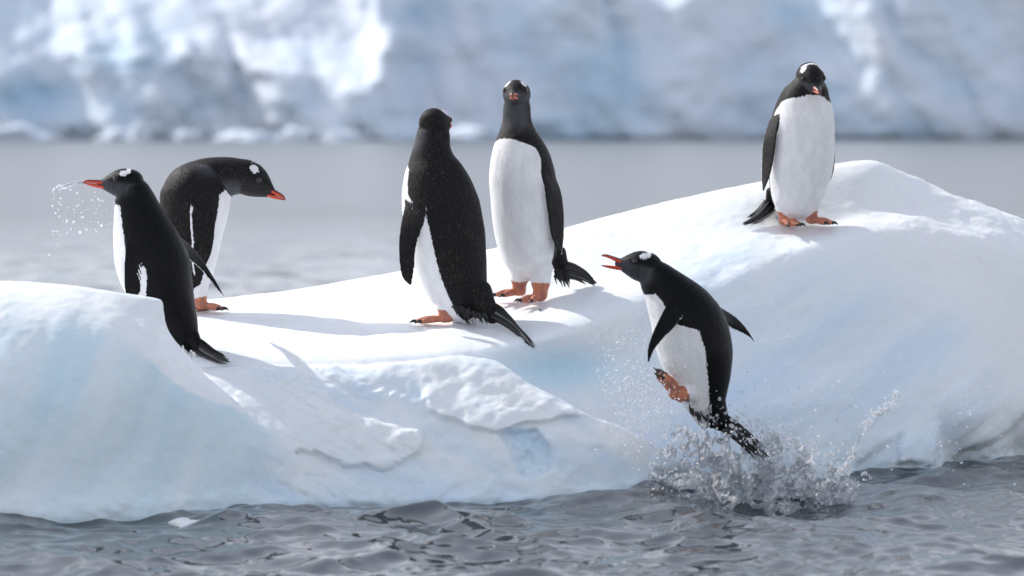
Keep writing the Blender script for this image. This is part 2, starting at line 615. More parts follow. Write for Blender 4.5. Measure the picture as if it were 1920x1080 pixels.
# ------------------------------------------------------------------ glacier across the bay
def build_glacier():
    xs = np.arange(-2600, 4600, 11.0)
    D0 = 470.0
    Hs = np.concatenate([[-2.0], np.linspace(-0.4, 26, 120), np.linspace(26.6, 60, 40)])   # height above the water
    X, H = np.meshgrid((xs - 960) / FPX * D0, Hs)
    px = 960 + X / D0 * FPX
    wob = 9 * fbm(np.stack([X / 26, H * 0 + 1.5, H * 0], -1), 3, 3)
    # left: a broken front about 9 m high below an open snow slope; right: a taller steep face
    front_h = np.interp(px, [-2600, -400, 0, 150, 300, 480, 640, 690, 722, 820, 1100, 1250, 1500, 2000, 4600],
                        [14, 9, 8.2, 10.5, 10.6, 8.6, 6.6, 6.0, 10, 28, 21, 16.5, 26, 28, 24])
    front_h = front_h + 0.8 * fbm(np.stack([X / 5, H * 0, H * 0], -1), 3, 9)
    lo = np.minimum(H, front_h)
    hi = np.maximum(H - front_h, 0)
    dep = lo * 0.40 + hi * 1.2
    pxs = px - 5.0 * np.clip(8 - H, 0, 8) + 9 * fbm(np.stack([H / 3, X * 0, X * 0], -1), 3, 71)
    ridge = np.interp(pxs, [-2600, -200, 100, 420, 690, 722, 800, 920, 1080, 1300, 1420, 1700, 2100, 4600],
                      [0, -6, -4, -12, -19, -17, 4, 10, 6, 3, 6, 2, 4, 0])
    P = np.stack([X / 9, H / 7, H * 0 + 4], -1)
    crag = fbm(P, 5, 31)
    crev = -np.abs(fbm(np.stack([X / 7 + H / 20, H / 18, H * 0], -1), 4, 57))
    slopeamt = np.clip(hi / 4, 0, 1)
    right = np.interp(px, [640, 800], [1.0, 0.55])
    D = D0 + wob + ridge + dep + right * crag * (2.3 - 0.8 * slopeamt) + right * crev * (5.0 * (1 - slopeamt) + 1.5 * slopeamt)
    # undercut at the waterline
    D += 0.8 * np.clip(1 - H / 1.0, 0, 1) ** 2
    dx = (px - 960) / FPX
    V = np.stack([dx * D, D, H], -1).reshape(-1, 3)
    nr, nc = X.shape
    I = np.arange(nr * nc).reshape(nr, nc)
    F = np.stack([I[:-1, :-1], I[:-1, 1:], I[1:, 1:], I[1:, :-1]], -1).reshape(-1, 4)
    me = mesh_from(V, F)
    blue = np.clip((-crev - 0.35) * -1.4 + 0.35, 0, 1) * (1 - 0.6 * slopeamt)
    bl = np.clip(fbm(np.stack([X / 12, H / 5, H * 0 + 9], -1), 4, 77) * 0.55 + 0.02, 0, 0.6) * (1 - 0.7 * slopeamt)
    blue = np.clip(0.25 * blue + bl, 0, 0.85)
    base_dark = np.clip(1.15 - H / np.interp(px, [-2600, 1000, 1240, 1330, 1420, 1640, 1720, 1920, 4600], [0.5, 0.5, 1.2, 2.6, 0.7, 0.8, 3.2, 3.4, 2]) + 0.35 * crag, 0, 1) * np.interp(px, [0, 700, 1150, 1300], [0.0, 0.0, 0.15, 0.4])  # darker grey band along the glacier foot on the right
    for nm, arr in (('blue', blue), ('base_dark', base_dark)):
        a = me.attributes.new(nm, 'FLOAT', 'POINT')
        a.data.foreach_set('value', arr.astype(np.float32).ravel())
    return obj('glacier', me, M_GLACIER, kind='structure', label='crevassed glacier front rising across the bay')

build_glacier()

def lump(rad, seed, flat=0.6, sub=4, rough=0.35, freq=1.6):
    bm = bmesh.new()
    bmesh.ops.create_icosphere(bm, subdivisions=sub, radius=1.0)
    v = np.array([q.co[:] for q in bm.verts])
    d = 1 + rough * fbm(v * freq + seed * 3.1, 4, seed)
    d += 0.10 * fbm(v * 5 + seed, 3, seed + 5)
    v = v * d[:, None] * np.asarray(rad)
    v[:, 2] = np.where(v[:, 2] < 0, v[:, 2] * flat, v[:, 2])
    for q, c in zip(bm.verts, v):
        q.co = c
    me = bpy.data.meshes.new('lump')
    bm.to_mesh(me); bm.free()
    me.polygons.foreach_set('use_smooth', np.ones(len(me.polygons), bool))
    return me

GROWLERS = [  # photo x, width px, height px, label
    (40, 120, 26, 'wide low growler of white ice off the blue crevassed glacier front'),
    (225, 70, 24, 'rounded white growler below the pale ice buttress of the glacier'),
    (262, 36, 34, 'narrow upright growler leaning against the pale ice buttress'),
    (352, 44, 20, 'small white growler between the buttress and the long ice shelf'),
    (470, 130, 18, 'long flat growler of brash ice drifting along the glacier foot'),
    (560, 60, 22, 'humped white growler beside the long flat brash growler'),
    (650, 90, 14, 'thin flat growler under the corner of the sunlit glacier bulge'),
    (868, 110, 22, 'white growler drifting under the shaded grey glacier wall'),
]
for i, (gx, gw, gh, lab) in enumerate(GROWLERS):
    D = 452.0 - 3 * (i % 3)
    s = D / FPX
    me = lump((gw * s * 0.5, gw * s * 0.4, gh * s * 1.0), 40 + i, 0.4, 4)
    o = obj('growler', me, M_GLACIER, label=lab, category='ice chunk', group='growlers drifting along the glacier foot')
    o.location = ((gx - 960) * s, D, 0.0)

# ------------------------------------------------------------------ the iceberg
def loft(lines, x0, x1, dx, sub, carve=None, sharp=()):
    """lines: list of (xs, ys or None, Ds, zs or None) from front foot over the top to back foot."""
    xc = np.arange(x0, x1 + 0.1, dx)
    LY, LD = [], []
    for ln in lines:
        xs, ys, Ds = ln[:3]
        z = ln[3] if len(ln) > 3 else None
        d = pchip(xs, Ds, xc)
        if z is None:
            y = pchip(xs, ys, xc)
        else:
            zz = pchip(xs, z, xc) if np.ndim(z) else np.full(len(xc), float(z))
            pp = np.stack([(xc - 960) / FPX * d, d, zz], -1)
            y = proj(pp)[1]
        LY.append(y); LD.append(d)
    LY, LD = np.array(LY), np.array(LD)
    t = np.arange(len(lines), dtype=float)
    tt = np.concatenate([np.linspace(i, i + 1, sub[i], endpoint=False) for i in range(len(lines) - 1)] + [[len(lines) - 1.0]])
    Yp = pchip(t, LY, tt); Dp = pchip(t, LD, tt)
    for s_, e_ in sharp:      # straight (faceted) stretches
        m = (tt >= s_) & (tt <= e_)
        i = np.clip(np.floor(tt[m]).astype(int), 0, len(lines) - 2)
        fr = (tt[m] - i)[:, None]
        Yp[m] = LY[i] * (1 - fr) + LY[i + 1] * fr
        Dp[m] = LD[i] * (1 - fr) + LD[i + 1] * fr
    Xp = np.broadcast_to(xc[None, :], Yp.shape)
    if carve is not None:
        Dp = carve(Xp, Yp, Dp, tt[:, None])
    V = W(Xp, Yp, Dp)                       # rows x cols x 3
    V = np.transpose(V, (1, 0, 2))
    nr, nc = V.shape[:2]
    return V.reshape(-1, 3), tube_faces(nr, nc)

def build_iceberg():
    g = Geo()
    WL = lambda ys: [float(DW(y)) for y in ys]
    # --- B: plateau, hill and the shaded flank down to the water
    bx = [-420, 0, 300, 430, 640, 800, 960, 1100, 1200, 1300, 1420, 1500, 1560, 1630, 1700, 1800, 1920, 2100, 2400]
    wl_x = [-420, 800, 1200, 1330, 1450, 1540, 1600, 1750, 1765, 1885, 1900, 2100, 2400]
    wl_d = [11.7, 11.7, 11.75, 11.85, 12.0] + WL([896, 891, 887, 880, 872, 866, 858, 850])
    under = (wl_x, None, [d + 0.10 for d in wl_d], -0.28)
    water = (wl_x, None, wl_d, 0.0)
    low = (bx, None, [11.75, 11.75, 11.75, 11.75, 11.75, 11.75, 11.8, 11.82, 11.85, 11.9, 12.02, 12.10, 12.17, 12.25, 12.31, 12.35, 12.60, 12.82, 13.2],
           [0.15, .15, .15, .15, .15, .15, .15, .16, .18, .19, .20, .20, .20, .20, .19, .18, .17, .15, .08])
    mid = (bx, [820, 800, 790, 780, 770, 760, 745, 725, 705, 690, 670, 655, 645, 635, 625, 620, 640, 690, 780],
           [11.65, 11.65, 11.65, 11.65, 11.66, 11.68, 11.80, 11.92, 12.03, 12.10, 12.21, 12.29, 12.35, 12.42, 12.48, 12.54, 12.72, 12.9, 13.2])
    edge = (bx, [700, 692, 690, 688, 682, 674, 655, 620, 582, 542, 492, 462, 446, 432, 424, 440, 480, 570, 700],
            [11.62, 11.62, 11.62, 11.60, 11.60, 11.64, 11.76, 11.95, 12.12, 12.27, 12.44, 12.54, 12.60, 12.66, 12.72, 12.78, 12.88, 13.0, 13.2])
    stand = (bx, [640, 600, 588, 583, 574, 598, 562, 512, 482, 450, 424, 428, 418, 398, 392, 412, 450, 545, 690],
             [12.1, 12.25, 12.35, 12.36, 12.36, 12.10, 12.30, 12.45, 12.55, 12.62, 12.68, 12.70, 12.74, 12.80, 12.85, 12.90, 12.98, 13.1, 13.3])
    crest = (bx, [610, 580, 569, 557, 527, 497, 456, 417, 390, 366, 340, 322, 306, 297, 323, 366, 416, 520, 680],
             [12.6, 12.68, 12.72, 12.75, 12.8, 12.85, 12.9, 12.95, 13.0, 13.0, 13.0, 13.0, 13.0, 13.0, 13.05, 13.1, 13.2, 13.3, 13.4])
    back1 = (bx, None, [13.0, 13.05, 13.1, 13.1, 13.15, 13.2, 13.3, 13.35, 13.4, 13.4, 13.4, 13.4, 13.4, 13.4, 13.4, 13.45, 13.5, 13.5, 13.5],
             [0.3, .38, .4, .42, .46, .52, .58, .62, .66, .70, .74, .76, .78, .80, .76, .66, .55, .4, .1])
    back2 = (bx, None, [13.5] * len(bx), -0.28)
    def carveB(X, Y, D, T):
        # melt pocket beside the slab, and soft dimples over the flank
        p = np.exp(-(((X - 1060) / 120) ** 2 + ((Y - 690) / 42) ** 2))
        D = D + 0.10 * p
        D = D + 0.05 * np.exp(-((X - 1230 + (Y - 600) * 0.5) / 70) ** 2) * smooth01((Y - 520) / 120)
        d1 = poly_sd(X, Y, [(1585, 900), (1600, 868), (1640, 836), (1700, 800), (1690, 860), (1770, 870), (1770, 900)])
        D = D + 0.03 * smooth01(d1 / 10)
        d2 = poly_sd(X, Y, [(1765, 905), (1768, 862), (1800, 836), (1860, 818), (1890, 800), (1920, 770), (2000, 760), (2000, 900)])
        D = D + 0.035 * smooth01(d2 / 12)
        # crumbly right-hand crest
        return D
    v, f = loft([under, water, low, mid, edge, stand, crest, back1, back2], -420, 2400, 8, [6, 14, 26, 30, 20, 20, 16, 10], carveB)
    g.add(v, f)
    # --- C: the broken slab in the middle
    cx = [240, 330, 430, 500, 570, 640, 720, 790, 860, 930, 1000, 1060, 1100, 1160, 1220, 1270, 1300, 1322]
    wx = [240, 330, 500, 700, 900, 1100, 1240, 1290, 1322]
    wd = WL([964, 960, 951, 945, 942, 939, 934, 926, 914])
    wd[-1] += 0.03
    C_under = (wx, None, [d + 0.16 for d in wd], -0.28)
    C_wl = (wx, None, wd, 0.0)
    C_low = (cx, [930, 925, 925, 925, 925, 925, 925, 922, 920, 918, 916, 914, 912, 908, 904, 900, 903, 908],
             [float(np.interp(q, wx, wd)) + 0.02 for q in cx])
    C_mid = (cx, [840, 840, 840, 845, 860, 872, 876, 868, 848, 832, 824, 822, 822, 838, 858, 876, 890, 904],
             [11.18, 11.18, 11.20, 11.23, 11.26, 11.29, 11.31, 11.33, 11.35, 11.36, 11.37, 11.38, 11.39, 11.41, 11.45, 11.48, 11.53, 11.60])
    C_rim = (cx, [760, 758, 756, 768, 776, 782, 790, 790, 770, 764, 776, 778, 782, 800, 832, 862, 884, 903],
             [11.30, 11.30, 11.32, 11.34, 11.36, 11.38, 11.40, 11.40, 11.43, 11.43, 11.43, 11.43, 11.43, 11.45, 11.48, 11.51, 11.56, 11.62])
    C_top = (cx, [700, 695, 688, 684, 682, 681, 679, 674, 664, 676, 722, 752, 774, 796, 830, 861, 883, 902],
             [11.52, 11.52, 11.52, 11.53, 11.55, 11.56, 11.56, 11.56, 11.58, 11.56, 11.50, 11.46, 11.44, 11.45, 11.48, 11.53, 11.58, 11.64])
    C_b1 = (cx, [705, 700, 694, 690, 688, 686, 684, 678, 672, 700, 770, 800, 820, 840, 868, 890, 905, 912],
            [11.85] * 9 + [11.80, 11.72, 11.66, 11.62, 11.62, 11.64, 11.66, 11.68, 11.70])
    C_b2 = (cx, None, [11.9] * 9 + [11.85, 11.8, 11.75, 11.72, 11.72, 11.72, 11.72, 11.72, 11.72], -0.28)
    crustA = [(464, 699), (547, 713), (610, 733), (630, 757), (674, 777), (743, 794), (787, 802), (796, 828), (784, 855), (752, 868), (713, 882), (690, 872), (660, 876), (635, 868), (596, 853), (562, 846), (532, 855), (493, 846), (459, 831), (420, 800), (430, 762), (444, 735)]
    crustB = [(792, 733), (816, 704), (870, 690), (929, 700), (1002, 728), (1051, 757), (1097, 776), (1050, 781), (1012, 794), (990, 793), (929, 811), (870, 797), (806, 770)]
    hollow = [(931, 812), (1007, 800), (1036, 836), (1041, 880), (1005, 900), (968, 895), (953, 846)]
    block = [(440, 688), (470, 679), (564, 676), (567, 692), (547, 713), (500, 706), (464, 699)]
    streak = [(640, 716), (700, 712), (760, 735), (785, 756), (720, 756), (660, 738)]
    def carveC(X, Y, D, T):
        n1 = fbm(np.stack([X / 26, Y / 18, X * 0], -1), 4, 5)
        n2 = fbm(np.stack([X / 9, Y / 6, X * 0], -1), 3, 15)
        on = smooth01((Y - 668) / 20)
        sA = poly_sd(X + 4 * n2, Y + 4 * n1, crustA)
        D = D - on * (0.036 * smooth01(sA / 6 + 0.3) * smooth01((Y - 700) / 120)) + 0.002 * n1 * smooth01(sA / 20)
        sB = poly_sd(X + 3 * n2, Y + 3 * n1, crustB)
        D = D - 0.032 * smooth01(sB / 6 + 0.3) * smooth01((Y - 700) / 80) + 0.002 * n1 * smooth01(sB / 20)
        sH = poly_sd(X, Y, hollow)
        D = D + 0.035 * smooth01(sH / 8) + 0.014 * n2 * smooth01(sH / 10)
        sK = poly_sd(X, Y, block)
        D = D - 0.012 * smooth01(sK / 4)
        sS = poly_sd(X, Y, streak)
        D = D + 0.007 * np.sin((X * 0.35 + Y) / 2.2 + 3 * n1) * smooth01(sS / 12)
        D = D + 0.0035 * n1 * on + 0.002 * n2 * on
        return D
    v, f = loft([C_under, C_wl, C_low, C_mid, C_rim, C_top, C_b1, C_b2], 240, 1322, 4, [5, 12, 26, 26, 26, 12, 6], carveC)
    g.add(v, f)
    # --- A: the smooth wave-shaped block
    ax = [-420, -100, 0, 100, 200, 260, 296, 304, 309, 322, 340, 362, 385, 410, 432, 447, 480, 512, 545, 575]
    awx = [-420, 0, 200, 330, 500, 575]
    awd = WL([985, 976, 971, 963, 952, 949])
    A_under = (awx, None, [d + 0.10 for d in awd], -0.28)
    A_wl = (awx, None, awd, 0.0)
    A_low = (ax, [925, 915, 912, 908, 905, 903, 902, 902, 902, 902, 902, 902, 903, 905, 907, 908, 912, 916, 922, 930],
             [float(np.interp(q, awx, awd)) + 0.035 for q in ax])
    A_lowD = A_low[2]
    A_mid = (ax, [745, 745, 745, 748, 752, 758, 765, 768, 770, 775, 782, 790, 798, 806, 814, 820, 836, 852, 875, 905],
             [10.83, 10.83, 10.83, 10.86, 10.90, 10.93, 10.96, 10.97, 10.97, 10.98, 11.0, 11.01, 11.03, 11.04, 11.06, 11.07, 11.10, 11.13, 11.17, 11.22])
    A_mid = (ax, A_mid[1], [max(a_, b_ + 0.03) for a_, b_ in zip(A_mid[2], A_lowD)])
    A_crease = (ax, [600, 596, 594, 596, 620, 660, 690, 697, 701, 712, 726, 739, 748, 755, 762, 770, 792, 815, 846, 880],
                [10.98, 10.98, 10.98, 11.0, 11.01, 11.01, 11.01, 11.01, 11.01, 11.015, 11.02, 11.03, 11.04, 11.05, 11.06, 11.08, 11.11, 11.15, 11.19, 11.24])
    A_crease = (ax, A_crease[1], [max(a_, b_ + 0.03) for a_, b_ in zip(A_crease[2], A_mid[2])])
    A_lip = (ax, [545, 545, 544, 549, 566, 588, 606, 618, 632, 650, 668, 690, 712, 730, 746, 758, 786, 811, 843, 878],
             [11.12, 11.12, 11.12, 11.13, 11.16, 11.19, 11.21, 11.22, 11.22, 11.22, 11.22, 11.22, 11.21, 11.20, 11.19, 11.18, 11.18, 11.20, 11.22, 11.25])
    A_lip = (ax, A_lip[1], [max(a_, b_ + 0.03) for a_, b_ in zip(A_lip[2], A_crease[2])])
    A_top = (ax, [528, 527, 527, 532, 545, 554, 560, 563, 604, 630, 652, 678, 703, 724, 742, 755, 785, 810, 842, 877],
             [11.24, 11.24, 11.24, 11.25, 11.27, 11.29, 11.31, 11.31, 11.31, 11.31, 11.30, 11.29, 11.28, 11.26, 11.24, 11.22, 11.22, 11.23, 11.24, 11.26])
    A_top = (ax, A_top[1], [max(a_, b_ + 0.02) for a_, b_ in zip(A_top[2], A_lip[2])])
    A_b1 = (ax, None, [11.46] * len(ax), [.56, .56, .56, .55, .52, .50, .48, .46, .42, .38, .34, .30, .27, .24, .22, .20, .16, .12, .08, .04])
    A_b2 = (ax, None, [11.50] * len(ax), -0.28)
    def carveA(X, Y, D, T):
        n1 = fbm(np.stack([X / 120 + Y / 300, Y / 260, X * 0 + 3], -1), 3, 25)
        sm = smooth01((X - 240) / 60)
        n2 = fbm(np.stack([X / 14, Y / 10, X * 0 + 3], -1), 3, 45)
        return D + 0.012 * n1 + 0.006 * n2 * sm * (T > 4.0) * (T < 6.2)
    v, f = loft([A_under, A_wl, A_low, A_mid, A_crease, A_lip, A_top, A_b1, A_b2], -420, 575, 4, [5, 14, 30, 26, 14, 10, 10, 6], carveA, sharp=())
    g.add(v, f)
    me0 = mesh_from(g.verts(), g.f, 'ice0')
    bm = bmesh.new(); bm.from_mesh(me0)
    bmesh.ops.recalc_face_normals(bm, faces=bm.faces)
    bm.to_mesh(me0); bm.free()
    me = remesh(me0, 0.0068)
    laplace(me, 1, 0.5)
    co, no = get_co(me), get_no(me)
    px, py = proj(co)
    inA = smooth01((600 - px) / 200) * smooth01((11.5 - co[:, 1]) / 0.1)
    d = 0.006 * (1 - 0.8 * inA) * fbm(co * np.array([2.2, 2.2, 3.0]), 3, 101)
    flank = smooth01((px - 1150) / 150) * smooth01((12.75 - co[:, 1]) / 0.5)
    sk = np.stack([co[:, 0] + 1.1 * co[:, 2], co[:, 1], co[:, 2] - 0.6 * co[:, 0]], -1)
    d += 0.011 * flank * fbm(sk * np.array([1.3, 2.0, 7.0]) + 3, 4, 111)
    slab = smooth01((px - 440) / 60) * smooth01((1330 - px) / 40) * smooth01((11.62 - co[:, 1]) / 0.06)
    d += 0.0025 * slab * fbm(co * 16, 3, 121)
    su, sv = co[:, 0] * 0.86 - co[:, 2] * 0.5, co[:, 0] * 0.5 + co[:, 2] * 0.86      # fracture striations down the slab
    fr = fbm(np.stack([su * 5, sv * 34, co[:, 1] * 6], -1), 3, 125)
    pat = smooth01(fbm(co * 3.5, 2, 127) * 1.2 + 0.4)
    d += slab * pat * (0.0065 * fr - 0.006 * np.maximum(0, 0.12 - np.abs(fr)) / 0.12)
    waterline = np.exp(-((co[:, 2] - 0.02) / 0.05) ** 2)
    d += 0.007 * waterline * fbm(co * np.array([14, 14, 20]), 3, 131)
    d += 0.0013 * fbm(co * 34, 3, 141)
    crestr = smooth01((px - 1640) / 60) * smooth01((co[:, 2] - 0.55) / 0.15)
    d += 0.006 * crestr * fbm(co * 9, 4, 151)
    set_co(me, co + no * d[:, None])
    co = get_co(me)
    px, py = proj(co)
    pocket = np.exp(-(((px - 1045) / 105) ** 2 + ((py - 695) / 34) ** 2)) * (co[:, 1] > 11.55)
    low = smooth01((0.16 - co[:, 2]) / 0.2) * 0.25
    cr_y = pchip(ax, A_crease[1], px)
    face = smooth01((py - cr_y + 3 * fbm(np.stack([px / 9, px * 0, px * 0], -1), 3, 171)) / np.interp(px, [150, 300], [90, 5]) + .5) * smooth01((600 - px) / 120) * (co[:, 1] < 11.3) * 0.38  # clear-ice teal of the left face, deepened to carry its shade
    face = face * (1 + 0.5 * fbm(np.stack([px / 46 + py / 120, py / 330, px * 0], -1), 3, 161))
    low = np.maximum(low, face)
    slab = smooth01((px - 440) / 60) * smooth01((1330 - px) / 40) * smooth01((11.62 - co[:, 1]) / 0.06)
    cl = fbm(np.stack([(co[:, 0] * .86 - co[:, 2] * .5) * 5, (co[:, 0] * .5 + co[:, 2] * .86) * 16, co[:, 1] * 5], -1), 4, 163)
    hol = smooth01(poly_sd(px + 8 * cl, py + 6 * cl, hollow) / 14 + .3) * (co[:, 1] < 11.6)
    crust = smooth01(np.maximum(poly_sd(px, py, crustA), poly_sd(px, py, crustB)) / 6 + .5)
    clarity_shade = slab * np.clip(0.26 + 0.30 * cl, 0, 0.65) * (1 - 0.7 * crust)
    clarity_shade = np.maximum(clarity_shade, hol * (0.40 + 0.35 * cl))
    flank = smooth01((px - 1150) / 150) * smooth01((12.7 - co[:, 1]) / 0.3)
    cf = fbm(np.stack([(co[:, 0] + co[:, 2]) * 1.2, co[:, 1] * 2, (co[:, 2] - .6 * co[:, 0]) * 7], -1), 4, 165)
    clarity_shade = np.maximum(clarity_shade, flank * np.clip(0.36 + 0.26 * cf, 0, 0.75))  # bluish shade of the flank painted into the ice colour
    dn = me.attributes.new('clarity_shade', 'FLOAT', 'POINT')
    dn.data.foreach_set('value', np.clip(clarity_shade, 0, 1).astype(np.float32))
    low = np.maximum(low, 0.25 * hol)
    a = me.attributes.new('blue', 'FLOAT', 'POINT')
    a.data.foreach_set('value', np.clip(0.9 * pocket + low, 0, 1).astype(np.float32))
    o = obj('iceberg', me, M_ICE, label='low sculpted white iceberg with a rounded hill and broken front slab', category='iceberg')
    return o

ICE = build_iceberg()
_co = get_co(ICE.data)
_bvh = BVHTree.FromObject(ICE, bpy.context.evaluated_depsgraph_get())

def ice_depth(x, y, fallback):
    """ground distance at which the line of sight through a contact pixel meets the ice"""
    a, b, c = ray(x, y)
    d = Vector((float(a), float(b), float(c)))
    hit = _bvh.ray_cast(Vector((0, 0, CAMH)), d.normalized())
    return hit[0].y if hit[0] is not None else fallback

def ice_height(X, Y):
    hit = _bvh.ray_cast(Vector((X, Y, 3.0)), Vector((0, 0, -1)))
    return (hit[0].z, hit[1]) if hit[0] is not None else (0.0, Vector((0, 0, 1)))

# ------------------------------------------------------------------ penguins
YD = np.array([0.0, 1.0, 0.0])

def unit(v):
    v = np.asarray(v, float)
    return v / (np.linalg.norm(v) + 1e-12)

class Penguin:
    def __init__(self, D, label, mat):
        self.D = D
        self.g = Geo()
        self.label, self.mat = label, mat
        self.kids = []          # (name, mesh, materials, parent-key)
        self.px = D / FPX       # metres per photo pixel

    def P(self, x, y, dz=0.0):
        return W(x, y, self.D + dz)

    def torso(self, st, belly, bib, nr=130, nc=96):
        """st: rows of (x, y, half width px, depth ratio, white half angle deg, depth offset m), rump to neck"""
        st = np.asarray(st, float)
        C0 = self.P(st[:, 0], st[:, 1], st[:, 5])
        s = np.concatenate([[0], np.cumsum(np.linalg.norm(np.diff(C0, axis=0), axis=1))])
        ss = np.linspace(0, s[-1], nr)
        C = cspline(s, C0, ss)
        hw = pchip(s, st[:, 2], ss) * self.px
        ratio = pchip(s, st[:, 3], ss)
        ha = np.radians(pchip(s, st[:, 4], ss))
        e1 = np.clip((s[-1] - ss) / (0.75 * hw[-1]), 0.02, 1)
        hw = hw * np.sqrt(1 - (1 - e1) ** 2)
        T = np.gradient(C, axis=0); T /= np.linalg.norm(T, axis=1)[:, None]
        n1 = np.cross(YD, T); n1 /= np.linalg.norm(n1, axis=1)[:, None]
        n2 = np.cross(n1, T)
        a = np.linspace(0, 2 * np.pi, nc, endpoint=False)
        V = C[:, None] + n1[:, None] * (hw[:, None] * np.cos(a))[..., None] + n2[:, None] * (hw * ratio)[:, None, None] * np.sin(a)[None, :, None]
        bel = -math.radians(belly)
        da = np.abs((a - bel + np.pi) % (2 * np.pi) - np.pi)
        w = hw[:, None] * (ha[:, None] - da[None, :])
        # the dark bib: white stops short of the neck along a curve dipping at the sides
        sb = s[-1] * bib
        w2 = (sb - ss)[:, None] - 0.030 * (da[None, :] / 1.2) ** 2 * 1.0
        w = np.minimum(w, w2)
        grey = smooth01((ss[:, None] - sb) / 0.05) * smooth01((2.0 - da[None, :]) / 0.8)
        # rump: white runs right under the vent
        cap0 = C[0] - T[0] * hw[0] * 0.5
        cap1 = C[-1] + T[-1] * 0.001
        verts = V.reshape(-1, 3)
        attr = np.stack([w.ravel(), np.full(w.size, -0.02), grey.ravel()], -1)
        faces = tube_faces(nr, nc)[:-2]
        nb = nr * nc
        verts = np.concatenate([verts, [cap0, cap1]])
        attr = np.concatenate([attr, [[w[0].mean(), -0.02, 0], [-0.05, -0.02, 0.5]]])
        for j in range(nc):
            k = (j + 1) % nc
            faces.append((nb, k, j))
            faces.append((nb + 1, (nr - 1) * nc + j, (nr - 1) * nc + k))
        self.g.add(verts, faces, attr)

    def head(self, x, y, fwd, up, scale=1.0, pa=.002, dz=0.0, gape=0.0, bill_mat=None, grey=0.6, patch=1.0, band=0.5, bill=1.0, adv=0.0):
        o = self.P(x, y, dz)
        f = unit(fwd); u = np.asarray(up, float); u = unit(u - f * np.dot(u, f)); s = np.cross(u, f)
        k = scale
        A = np.array([-.062, -.058, -.045, -.022, .004, .028, .046, .060, .072, .080])
        RV = np.array([.004, .024, .040, .0475, .0470, .0395, .0295, .0200, .0130, .006])
        RS = np.array([.004, .023, .038, .0455, .0450, .0365, .0270, .0180, .0115, .005])
        OB = np.array([0, 0, 0, 0, 0, -.001, -.004, -.0075, -.010, -.0105])
        aa = np.concatenate([np.linspace(A[0], A[1], 5), np.linspace(A[1], A[-1], 55)[1:]])
        rv, rs, ob = pchip(A, RV, aa), pchip(A, RS, aa), pchip(A, OB, aa)
        nc = 64
        th = np.linspace(0, 2 * np.pi, nc, endpoint=False)
        loc_a = np.repeat(aa[:, None], nc, 1)
        loc_b = ob[:, None] + rv[:, None] * np.sin(th)
        loc_c = rs[:, None] * np.cos(th)
        V = o + k * (loc_a[..., None] * f + loc_b[..., None] * u + loc_c[..., None] * s)
        c = np.abs(loc_c)
        # white wedge above the eye and the thin line that joins both sides over the crown
        q = np.sqrt(((loc_a - pa + (loc_b - .030) * 0.35) / .0165) ** 2 + ((loc_b - .0320) / .0135) ** 2 + ((c - .026) / .030) ** 2)
        w1 = (0.80 - q) * 0.012 * patch
        w2 = (0.0065 * band - np.abs(loc_a + .012)) - 2 * np.maximum(0.034 - loc_b, 0)
        w = np.maximum(w1, w2)
        gr = grey * smooth01((0.012 - loc_b) / 0.02) * np.ones_like(w)
        attr = np.stack([w.ravel(), np.full(w.size, -0.02), gr.ravel()], -1)
        self.g.add(V.reshape(-1, 3), tube_faces(len(aa), nc), attr, soft=0.35)
        # ---- bill
        bm_mat = bill_mat or M_BILL_RED
        def mandible(upper):
            ang = math.radians(gape * (0.45 if upper else -0.55))
            ca, sa = math.cos(ang), math.sin(ang)
            n = 22
            t = np.linspace(0, 1, n)
            base, L = 0.046, (0.080 if upper else 0.074) * bill
            a_ = base + L * t
            if upper:
                hgt = pchip([0, .3, .6, .85, .95, 1], [.0135, .0105, .0078, .0062, .0048, .0012], t)
                wid = pchip([0, .3, .6, .85, 1], [.0190, .0140, .0090, .0058, .0012], t)
                cen = pchip([0, .5, .8, 1], [-.0085, -.0080, -.0090, -.0140], t)
            else:
                hgt = pchip([0, .3, .6, .85, 1], [.0095, .0088, .0072, .0045, .001], t)
                wid = pchip([0, .3, .6, .85, 1], [.0185, .0135, .0085, .0052, .001], t)
                cen = pchip([0, .3, .7, 1], [-.0170, -.0165, -.0150, -.0140], t)
            m = 20
            ph = np.linspace(0, 2 * np.pi, m, endpoint=False)
            b_ = np.sin(ph)[None] * hgt[:, None]
            if upper:
                b_ = np.where(b_ < 0, b_ * 0.45, b_)
            else:
                b_ = np.where(b_ > 0, b_ * 0.35, b_)
            b_ = b_ + cen[:, None]
            c_ = np.cos(ph)[None] * wid[:, None]
            aa_ = np.repeat(a_[:, None], m, 1)
            # open about the gape hinge
            ha_, hb_ = base, -0.012
            ra = ha_ + (aa_ - ha_) * ca - (b_ - hb_) * sa
            rb = hb_ + (aa_ - ha_) * sa + (b_ - hb_) * ca
            Vb = o + k * (ra[..., None] * f + rb[..., None] * u + c_[..., None] * s)
            faces = tube_faces(n, m)
            me = mesh_from(Vb.reshape(-1, 3), faces)
            me.materials.append(bm_mat); me.materials.append(M_BILL_BLACK)
            mi = np.zeros(len(me.polygons), np.int32)
            for q_ in range((n - 1) * m):
                i, j = divmod(q_, m)
                p_ = math.degrees((ph[j] + np.pi / m) % (2 * np.pi))
                if upper:
                    if 28 < p_ < 152 or t[i] > 0.93:
                        mi[q_] = 1
                elif t[i] > 0.86:
                    mi[q_] = 1
            me.polygons.foreach_set('material_index', mi)
            return me
        self.kids.append(('upper_bill', mandible(True), None, None))
        self.kids.append(('lower_bill', mandible(False), None, None))
